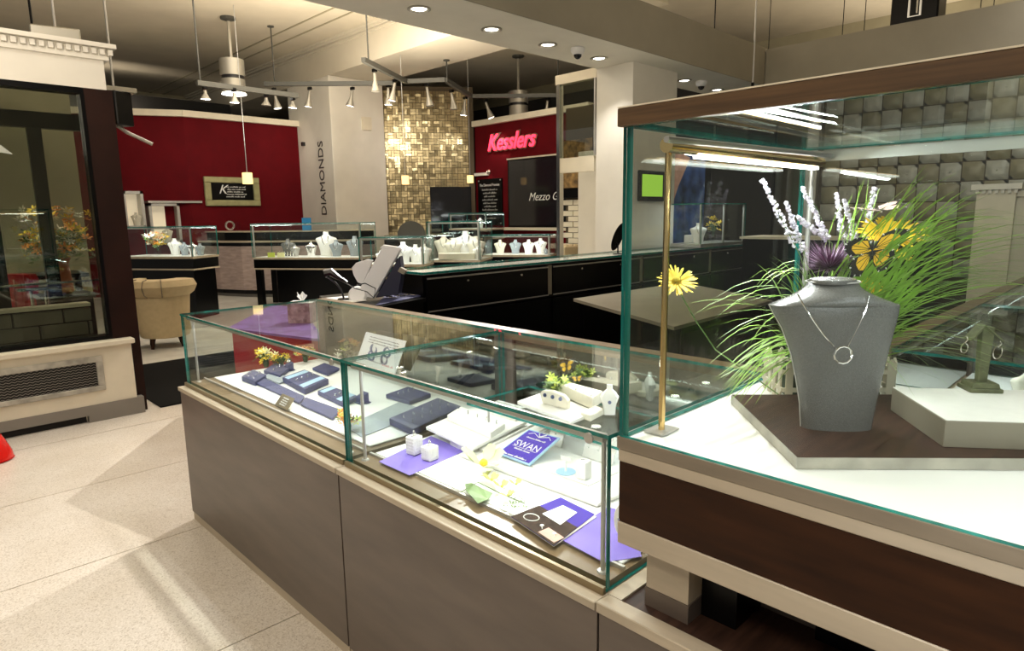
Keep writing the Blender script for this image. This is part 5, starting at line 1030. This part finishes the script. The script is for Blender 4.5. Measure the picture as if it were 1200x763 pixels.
# showcases of the side arm of the island, beyond the tall case
def side_case(name, label, x0, x1, y0=-.10, y1=.65):
    t = thing(name, label, 'display case', ((x0+x1)/2, (y0+y1)/2, 0), 'side arm showcases')
    B().box(x0+.003, y0+.02, 0, x1-.003, y1-.01, .675).obj('cabinet_body', 'walnut', t); B().box(x0, y0, .676, x1-.002, y1+.01, .70).obj('ledge', 'ledge', t)
    B().box(x0+.02, y0+.02, .7005, x1-.02, y1-.03, .715).obj('deck', 'wdeck', t)
    B().box(x0+.004, y0+.01, .7005, x1-.004, y0+.019, 1.04, 0, 1).obj('front_pane', ['glass', 'edge'], t)
    for x in (x0+.003, x1-.012): B().box(x, y0+.02, .716, x+.009, y1-.035, 1.04, 0, 1).obj('side_pane', ['glass', 'edge'], t)
    B().box(x0+.002, y0+.008, 1.0405, x1-.002, y1-.035, 1.05, 0, 1).obj('top_pane', ['glass', 'edge'], t)
    B().box(x0+.001, y1-.034, 1.015, x1-.001, y1+.03, 1.052).obj('rear_top_rail', 'walnut2', t)
    for x in (x0+.003, x1-.053): B().box(x, y1-.03, .7005, x+.05, y1+.01, 1.014).obj('rear_post', 'walnut', t)
    B().box(x0+.05, y1-.02, .716, x1-.05, y1-.015, 1.014).obj('rear_door', 'dmirror', t)
    lamp_area(((x0+x1)/2, y1-.05, 1.0), ((x0+x1)/2, y0+.2, .7), x1-x0-.2, .02, 5, COOL, 'showcase_light')
    B().box(x0+.05, y1-.045, 1.02, x1-.05, y1-.04, 1.03).obj('light_bar', 'steel', t)
side_case('side_showcase', 'side showcase nearest the back of the tall glass case', 2.35, 3.75); side_case('side_showcase', 'middle side showcase beyond the earring stand', 3.753, 5.15); side_case('side_showcase', 'farthest side showcase toward the padded wall', 5.153, 6.6)
for k, (x, y, h_, m) in enumerate(((2.6, .3, .14, 'wfelt'), (2.9, .15, .18, 'wfelt'), (3.2, .35, .16, 'ifelt'), (4.0, .3, .18, 'wfelt'), (4.4, .2, .15, 'wfelt'), (4.8, .3, .2, 'ifelt'), (5.5, .3, .2, 'wfelt'), (6.0, .3, .2, 'wfelt'))): mini_bust((x, y, .7155), h_, m, ORD[k]+' bust counted from the tall case along the side showcases', 'busts in the side showcases')
for k, (x, y) in enumerate(((2.5, .05), (3.45, .1), (4.2, .0), (4.95, .1))): tag(B().box(-.12, -.07, 0, .12, .07, .05).obj('white_tray', 'wfelt', None, (x, y, .7155), bevel=.004), ORD[k]+' white tray counted from the tall case along the side showcases', 'tray', 'trays in the side showcases')
bouquet('lime_bouquet', 'lime and yellow flowers in the side showcase right of the earring stand', (3.3, .12, .7155), .11, .25, ['lime_pet', 'yellow', 'leafd', 'leaf'], 80, fs=.04)
# dark cabinet before the padded wall
t = thing('dark_cabinet', 'dark glass-topped cabinet before the padded wall', 'cabinet', (8.5, 2.6, 0)); B().box(8.2, 1.9, 0, 8.8, 4.0, 1.15).obj('body', 'black', t); B().box(8.17, 1.87, 1.151, 8.83, 4.03, 1.18).obj('top', 'cream', t)
# ------------------------------------------------------------------ armchair and red pot
ac = V((2.42, 8.42, 0)); t = thing('tub_armchair', 'beige tub armchair with a rolled back by the window post', 'armchair', ac)
def arc(R1, R2, z, a0=-.15, a1=1.15, n=14):
    th0 = -YAW-PI*.5; o = []
    for i in range(n+1): a = th0-PI*.55+PI*1.1*i/n; o.append(ac+V((R1*math.cos(a), R1*math.sin(a), z)))
    for i in range(n, -1, -1): a = th0-PI*.55+PI*1.1*i/n; o.append(ac+V((R2*math.cos(a), R2*math.sin(a), z)))
    return o
B().loft([arc(.27, .17, .14), arc(.30, .19, .45), arc(.315, .20, .62), arc(.37, .20, .66), arc(.405, .19, .74), arc(.37, .18, .81), arc(.28, .18, .82)]).obj('rolled_back', 'beige', t, smooth=True)
B().lathe([(.26, .13), (.28, .18), (.27, .40), (.22, .43), (.01, .44)], ac, 20).obj('seat', 'beige', t, smooth=True)
for s_ in (-.5, 0, .5):
    a = -YAW-PI*.5+s_; d_ = V((math.cos(a), math.sin(a), 0)); B().tube([ac+d_*.318+V((0, 0, .62)), ac+d_*.375+V((0, 0, .655)), ac+d_*.412+V((0, 0, .74)), ac+d_*.375+V((0, 0, .815)), ac+d_*.29+V((0, 0, .826))], .006, 5).obj('seam', 'trimgrey', t, stuff=True)
for a in (.5, 2.1, 3.7, 5.3): B().cyl(ac+V((.2*math.cos(a), .2*math.sin(a), .13)), ac+V((.23*math.cos(a), .23*math.sin(a), 0)), .028, 8, r2=.018).obj('leg', 'espresso', t)
c = at(-8, 540, z=0); t = thing('red_pot', 'glossy red tapered pot cut by the left photo edge', 'pot', c); B().lathe([(.095, 0), (.11, .015), (.105, .05), (.075, .13), (.06, .16), (.05, .16), (.06, .1), (.001, .05)], c, 24).obj('body', 'redplast', t, smooth=True); B().lathe([(.098, -.0), (.113, .008), (.095, .012)], c+V((0, 0, .0)), 24).obj('foot_ring', 'redplast', t, smooth=True)
t = thing('black_mat', 'black entrance mat between the window post and the far showcase', 'mat', (1.75, 6.5, 0)); B().box(1.52, 5.62, .0005, 2.9, 7.45, .012).obj('pile', 'floor_dark', t); 
# ------------------------------------------------------------------ things on the ceiling
def downlight(px, py, label, power=60):
    c = at(px, py, z=3.30); t = thing('downlight', label, 'downlight', (c.x, c.y, 3.3), 'downlights in the cream beam')
    b = B().lathe([(.10, 0), (.105, -.008), (.085, -.014), (.07, -.004), (.068, 0)], (c.x, c.y, 3.299), 20, cap=False); b.obj('trim_ring', 'nickel', t, smooth=True); B().lathe([(.066, -.003), (.03, -.012), (.001, -.014)], (c.x, c.y, 3.299), 16).obj('lamp_face', 'lamp', t)
    if power: lamp_spot((c.x, c.y, 3.27), (c.x, c.y, 0), power, 100, .7, NEUT, .04, 'downlight_lamp')
for k, p in enumerate([(491, 10), (576, 34), (642, 52), (702, 68), (802, 94), (840, 105)]): downlight(*p, ORD[k]+' recessed downlight from the left along the cream beam')
for k, (px, py) in enumerate([(677, 60), (822, 99)]):
    c = at(px, py-4, z=3.30); t = thing('dome_camera', 'white dome camera on the beam '+('left of the square pillar' if k == 0 else 'right of the square pillar'), 'camera', (c.x, c.y, 3.3), 'dome cameras')
    B().lathe([(.075, 0), (.078, -.03), (.065, -.06), (.04, -.075)], (c.x, c.y, 3.299), 16).obj('housing', 'wplast', t, smooth=True); B().lathe([(.045, -.072), (.04, -.095), (.02, -.115), (.001, -.12)], (c.x, c.y, 3.299), 14).obj('dome', 'screen', t, smooth=True)
def ceil_z(x, y): return 4.38 if 7.15 < x < 8.42 else 5.0
def track(name, label, pts, rods, heads, z=3.9):
    P = [at(*p, z=z) for p in pts]; t = thing(name, label, 'track light', P[0], 'ceiling track lights')
    for a, c in zip(P[:-1], P[1:]): d_ = (c-a).normalized(); s_ = V((-d_.y, d_.x, 0))*.035; B().ext([a-s_, c-s_, c+s_, a+s_], (0, 0, .075)).obj('rail', 'track', t)
    for r_ in rods: p = at(*r_, z=z+.07); B().cyl(p, V((p.x, p.y, ceil_z(p.x, p.y)-.003)), .014, 6).obj('rod', 'track', t); B().lathe([(.06, 0), (.06, -.02), (.02, -.03)], (p.x, p.y, ceil_z(p.x, p.y)-.002), 10).obj('canopy', 'track', t)
    for (hx, hy, lx, ly, on, aim) in heads:
        a = at(hx, hy, z=z-.02); e_ = vp(lx, ly, a); dn = (e_-a).normalized(); q_ = V((0, 0, -1)).rotation_difference(dn); B().obox(a-V((0, 0, -.02)), (.05, .09, .05)).obj('adapter', 'black', t)
        h = B(); L = (e_-a).length
        h.lathe([(.025, -.02), (.03, -L*.45), (.045, -L*.62), (.08, -L*.97), (.07, -L*.95)], a, 14, q=q_); ho = h.obj('spot_head', 'nickel' if not on == 2 else 'white', t, smooth=True)
        B().lathe([(.07, -L*.95), (.001, -L*.93)], a, 12, q=q_).obj('lamp_face', 'lamp' if on else 'tgrey', ho)
        if on and aim: lamp_spot(e_+dn*.03, aim, 42 if on == 1 else 60, 62, .7, NEUT, .05, 'track_lamp')
track('track_light', 'dark track with three spots crossing before the DIAMONDS column', [(310, 101), (461, 100)], [(322, 99)], [(321, 106, 326, 128, 1, (4.6, 9, .8)), (363, 105, 361, 126, 1, (6.0, 9.5, .9)), (413, 105, 410, 125, 1, (6.2, 9.2, .9))])
track('track_light', 'zigzag track running before the bronze tiles to the neon wall', [(426, 73), (476, 98), (522, 96), (552, 115), (656, 114)], [(432, 75), (524, 97), (654, 113)], [(439, 84, 440, 108, 0, None), (463, 96, 459, 119, 1, (8.9, 12.4, 2.7)), (455, 102, 455, 124, 1, (9.3, 12.1, 2.7)), (500, 101, 504, 125, 0, None), (529, 108, 532, 129, 0, None), (545, 116, 543, 136, 1, (9.6, 11.9, 2.6)), (569, 119, 576, 139, 1, (10.2, 10.8, 2.9)), (642, 117, 639, 139, 1, (8, 8, 1))])
track('track_light', 'pale track with four small spots above the left red wall', [(231, 100), (349, 115)], [(235, 100)], [(240, 104, 241, 117, 1, (4.2, 14, 1.9)), (274, 107, 275, 121, 1, (5.3, 14, 2.2)), (312, 113, 312, 124, 0, None), (343, 117, 343, 127, 1, (6.7, 14, 2.8))], z=3.52)
def cyl_pendant(c, z0, z1, R_, label):
    t = thing('cylinder_pendant', label, 'pendant lamp', (c.x, c.y, z0), 'cylinder pendants'); x, y = c.x, c.y; B().lathe([(.13, 4.998), (.13, 4.96), (.03, 4.93)], (x, y, 0), 14).obj('canopy', 'track', t); B().cyl((x, y, z1), (x, y, 4.95), .03, 8).obj('rod', 'nickel', t)
    zm = z0+(z1-z0)*.45; B().lathe([(R_*.97, z0), (R_*.97, zm-.03)], (x, y, 0), 24).obj('lower_drum', 'nickel', t, smooth=True); B().lathe([(R_*.9, zm-.03), (R_*.9, zm+.03)], (x, y, 0), 24).obj('dark_band', 'bplast', t, smooth=True); B().lathe([(R_, zm+.03), (R_, z1-.01), (.05, z1)], (x, y, 0), 24).obj('upper_drum', 'nickel', t, smooth=True); B().lathe([(R_*1.0, z0-.02), (R_*.9, z0-.005), (.001, z0-.004)], (x, y, 0), 20).obj('lamp_face', 'lamp', t)
cyl_pendant(V((5.015, 12.128, 0)), 3.72, 4.30, .21, 'grey cylinder pendant with a dark band above the left red wall'); cyl_pendant(V((10.84, 10.731, 0)), 3.71, 4.24, .22, 'grey cylinder pendant above the neon sign')
for (px, py, kw, lab, zt_) in ((290, 209, dict(y=11.4), 'small glowing pendant hanging before the framed sign', 5.0), (475, 211, dict(y=10.2), 'small glowing pendant before the middle of the bronze tiles', 4.38), (551, 210, dict(x=9.4), 'small glowing pendant at the right edge of the bronze tiles', 5.0)):
    c = at(px, py, **kw); s_ = .085 if px < 300 else .07; t = thing('glass_pendant', lab, 'pendant lamp', c, 'small glowing pendants'); B().lathe([(s_, -s_*1.1), (s_*.97, s_*1.1)], c, 16, cap=False).obj('shade', 'shade', t, smooth=True); B().ball(c, .03, 8).obj('bulb', 'lamp', t); B().cyl(c+V((0, 0, s_*1.1)), (c.x, c.y, ceil_z(c.x, c.y)-.002), .006, 5).obj('cord', 'tgrey', t); B().lathe([(s_*.9, s_*1.1), (.01, s_*1.25)], c, 12).obj('cap', 'steel', t)
c = at(136, 128, y=8.4); t = thing('hung_speaker', 'black loudspeaker hanging beside the left shop window fascia', 'speaker', c); B().obox(c, (.22, .25, .36), Quaternion((0, 0, 1), .5)).obj('cabinet', 'black', t, bevel=.01); B().cyl(c+V((0, 0, .18)), (c.x, c.y, 4.998), .012, 6).obj('rod', 'steel', t); B().box(c.x-.16, c.y-.1, c.z+.181, c.x+.2, c.y+.1, c.z+.23).obj('mount_plate', 'nickel', t); B().tube([c+V((.0, 0, -.18)), c+V((.08, .0, -.24)), c+V((.32, -.05, -.36))], .02, 6).obj('arm', 'steel', t)
c = at(66, 44, y=7.0); t = thing('ceiling_box', 'small grey box hanging above the shop window cornice', 'ceiling fitting', c); B().obox(c, (.36, .2, .14), Quaternion((0, 0, 1), -.2)).obj('housing', 'nickel', t, bevel=.01); B().cyl(c+V((0, 0, .07)), (c.x, c.y, 4.998), .01, 6).obj('rod', 'steel', t)
c = at(39, 40, y=8.6); t = thing('ceiling_rod', 'thin black rod with a bent cable left of the small grey ceiling box', 'rod', c); B().cyl((c.x, c.y, c.z-.3), (c.x, c.y, 4.998), .012, 6).obj('rod', 'black', t); B().tube([(c.x, c.y, 4.95), (c.x-.2, c.y-.05, 4.97), (c.x-.5, c.y-.1, 4.99)], .008, 5).obj('cable', 'black', t)
a, c = at(1042, 35, x=10.7), at(1098, 28, x=10.7); t = thing('ceiling_speaker', 'large black box speaker with a grey slot above the right beam', 'speaker', (10.7, (a.y+c.y)/2, 4.0)); B().box(10.7, c.y, a.z-.15, 11.1, a.y, 4.7).obj('cabinet', 'black', t, bevel=.02)
ym = (a.y+c.y)/2; B().tube([(10.69, ym-.08, a.z+.12), (10.69, ym+.06, a.z+.12), (10.69, ym+.06, a.z+.5), (10.69, ym-.08, a.z+.5)], .015, 6, closed=True).obj('slot_rim', 'tgrey', t); B().box(10.685, ym-.05, a.z+.15, 10.70, ym-.03, a.z+.42).obj('handle', 'silver', t); B().cyl((10.9, ym, 4.7), (10.9, ym, 4.998), .02, 6).obj('rod', 'steel', t)
for k, px in enumerate((836, 900, 985, 1010, 1143, 1158)):
    p = at(px, 70, x=10.45); tag(B().cyl((0, 0, 0), (0, 0, 4.998-3.6), .006 if k else .01, 5).obj('hanging_wire', 'black', None, (p.x, p.y, 3.6)), ORD[k]+' thin hanging wire from the left behind the right beam', 'wire', 'thin ceiling wires')
p = at(882, 100, y=4.2); t = thing('glass_hanger', 'short clear hanger with a black clip at the beam corner', 'hanger', (p.x, p.y, p.z)); B().cyl((p.x, p.y, p.z+.03), (p.x, p.y, 4.998), .012, 6).obj('rod', 'steel', t); B().obox((p.x, p.y, p.z), (.03, .03, .07)).obj('clip', 'black', t)
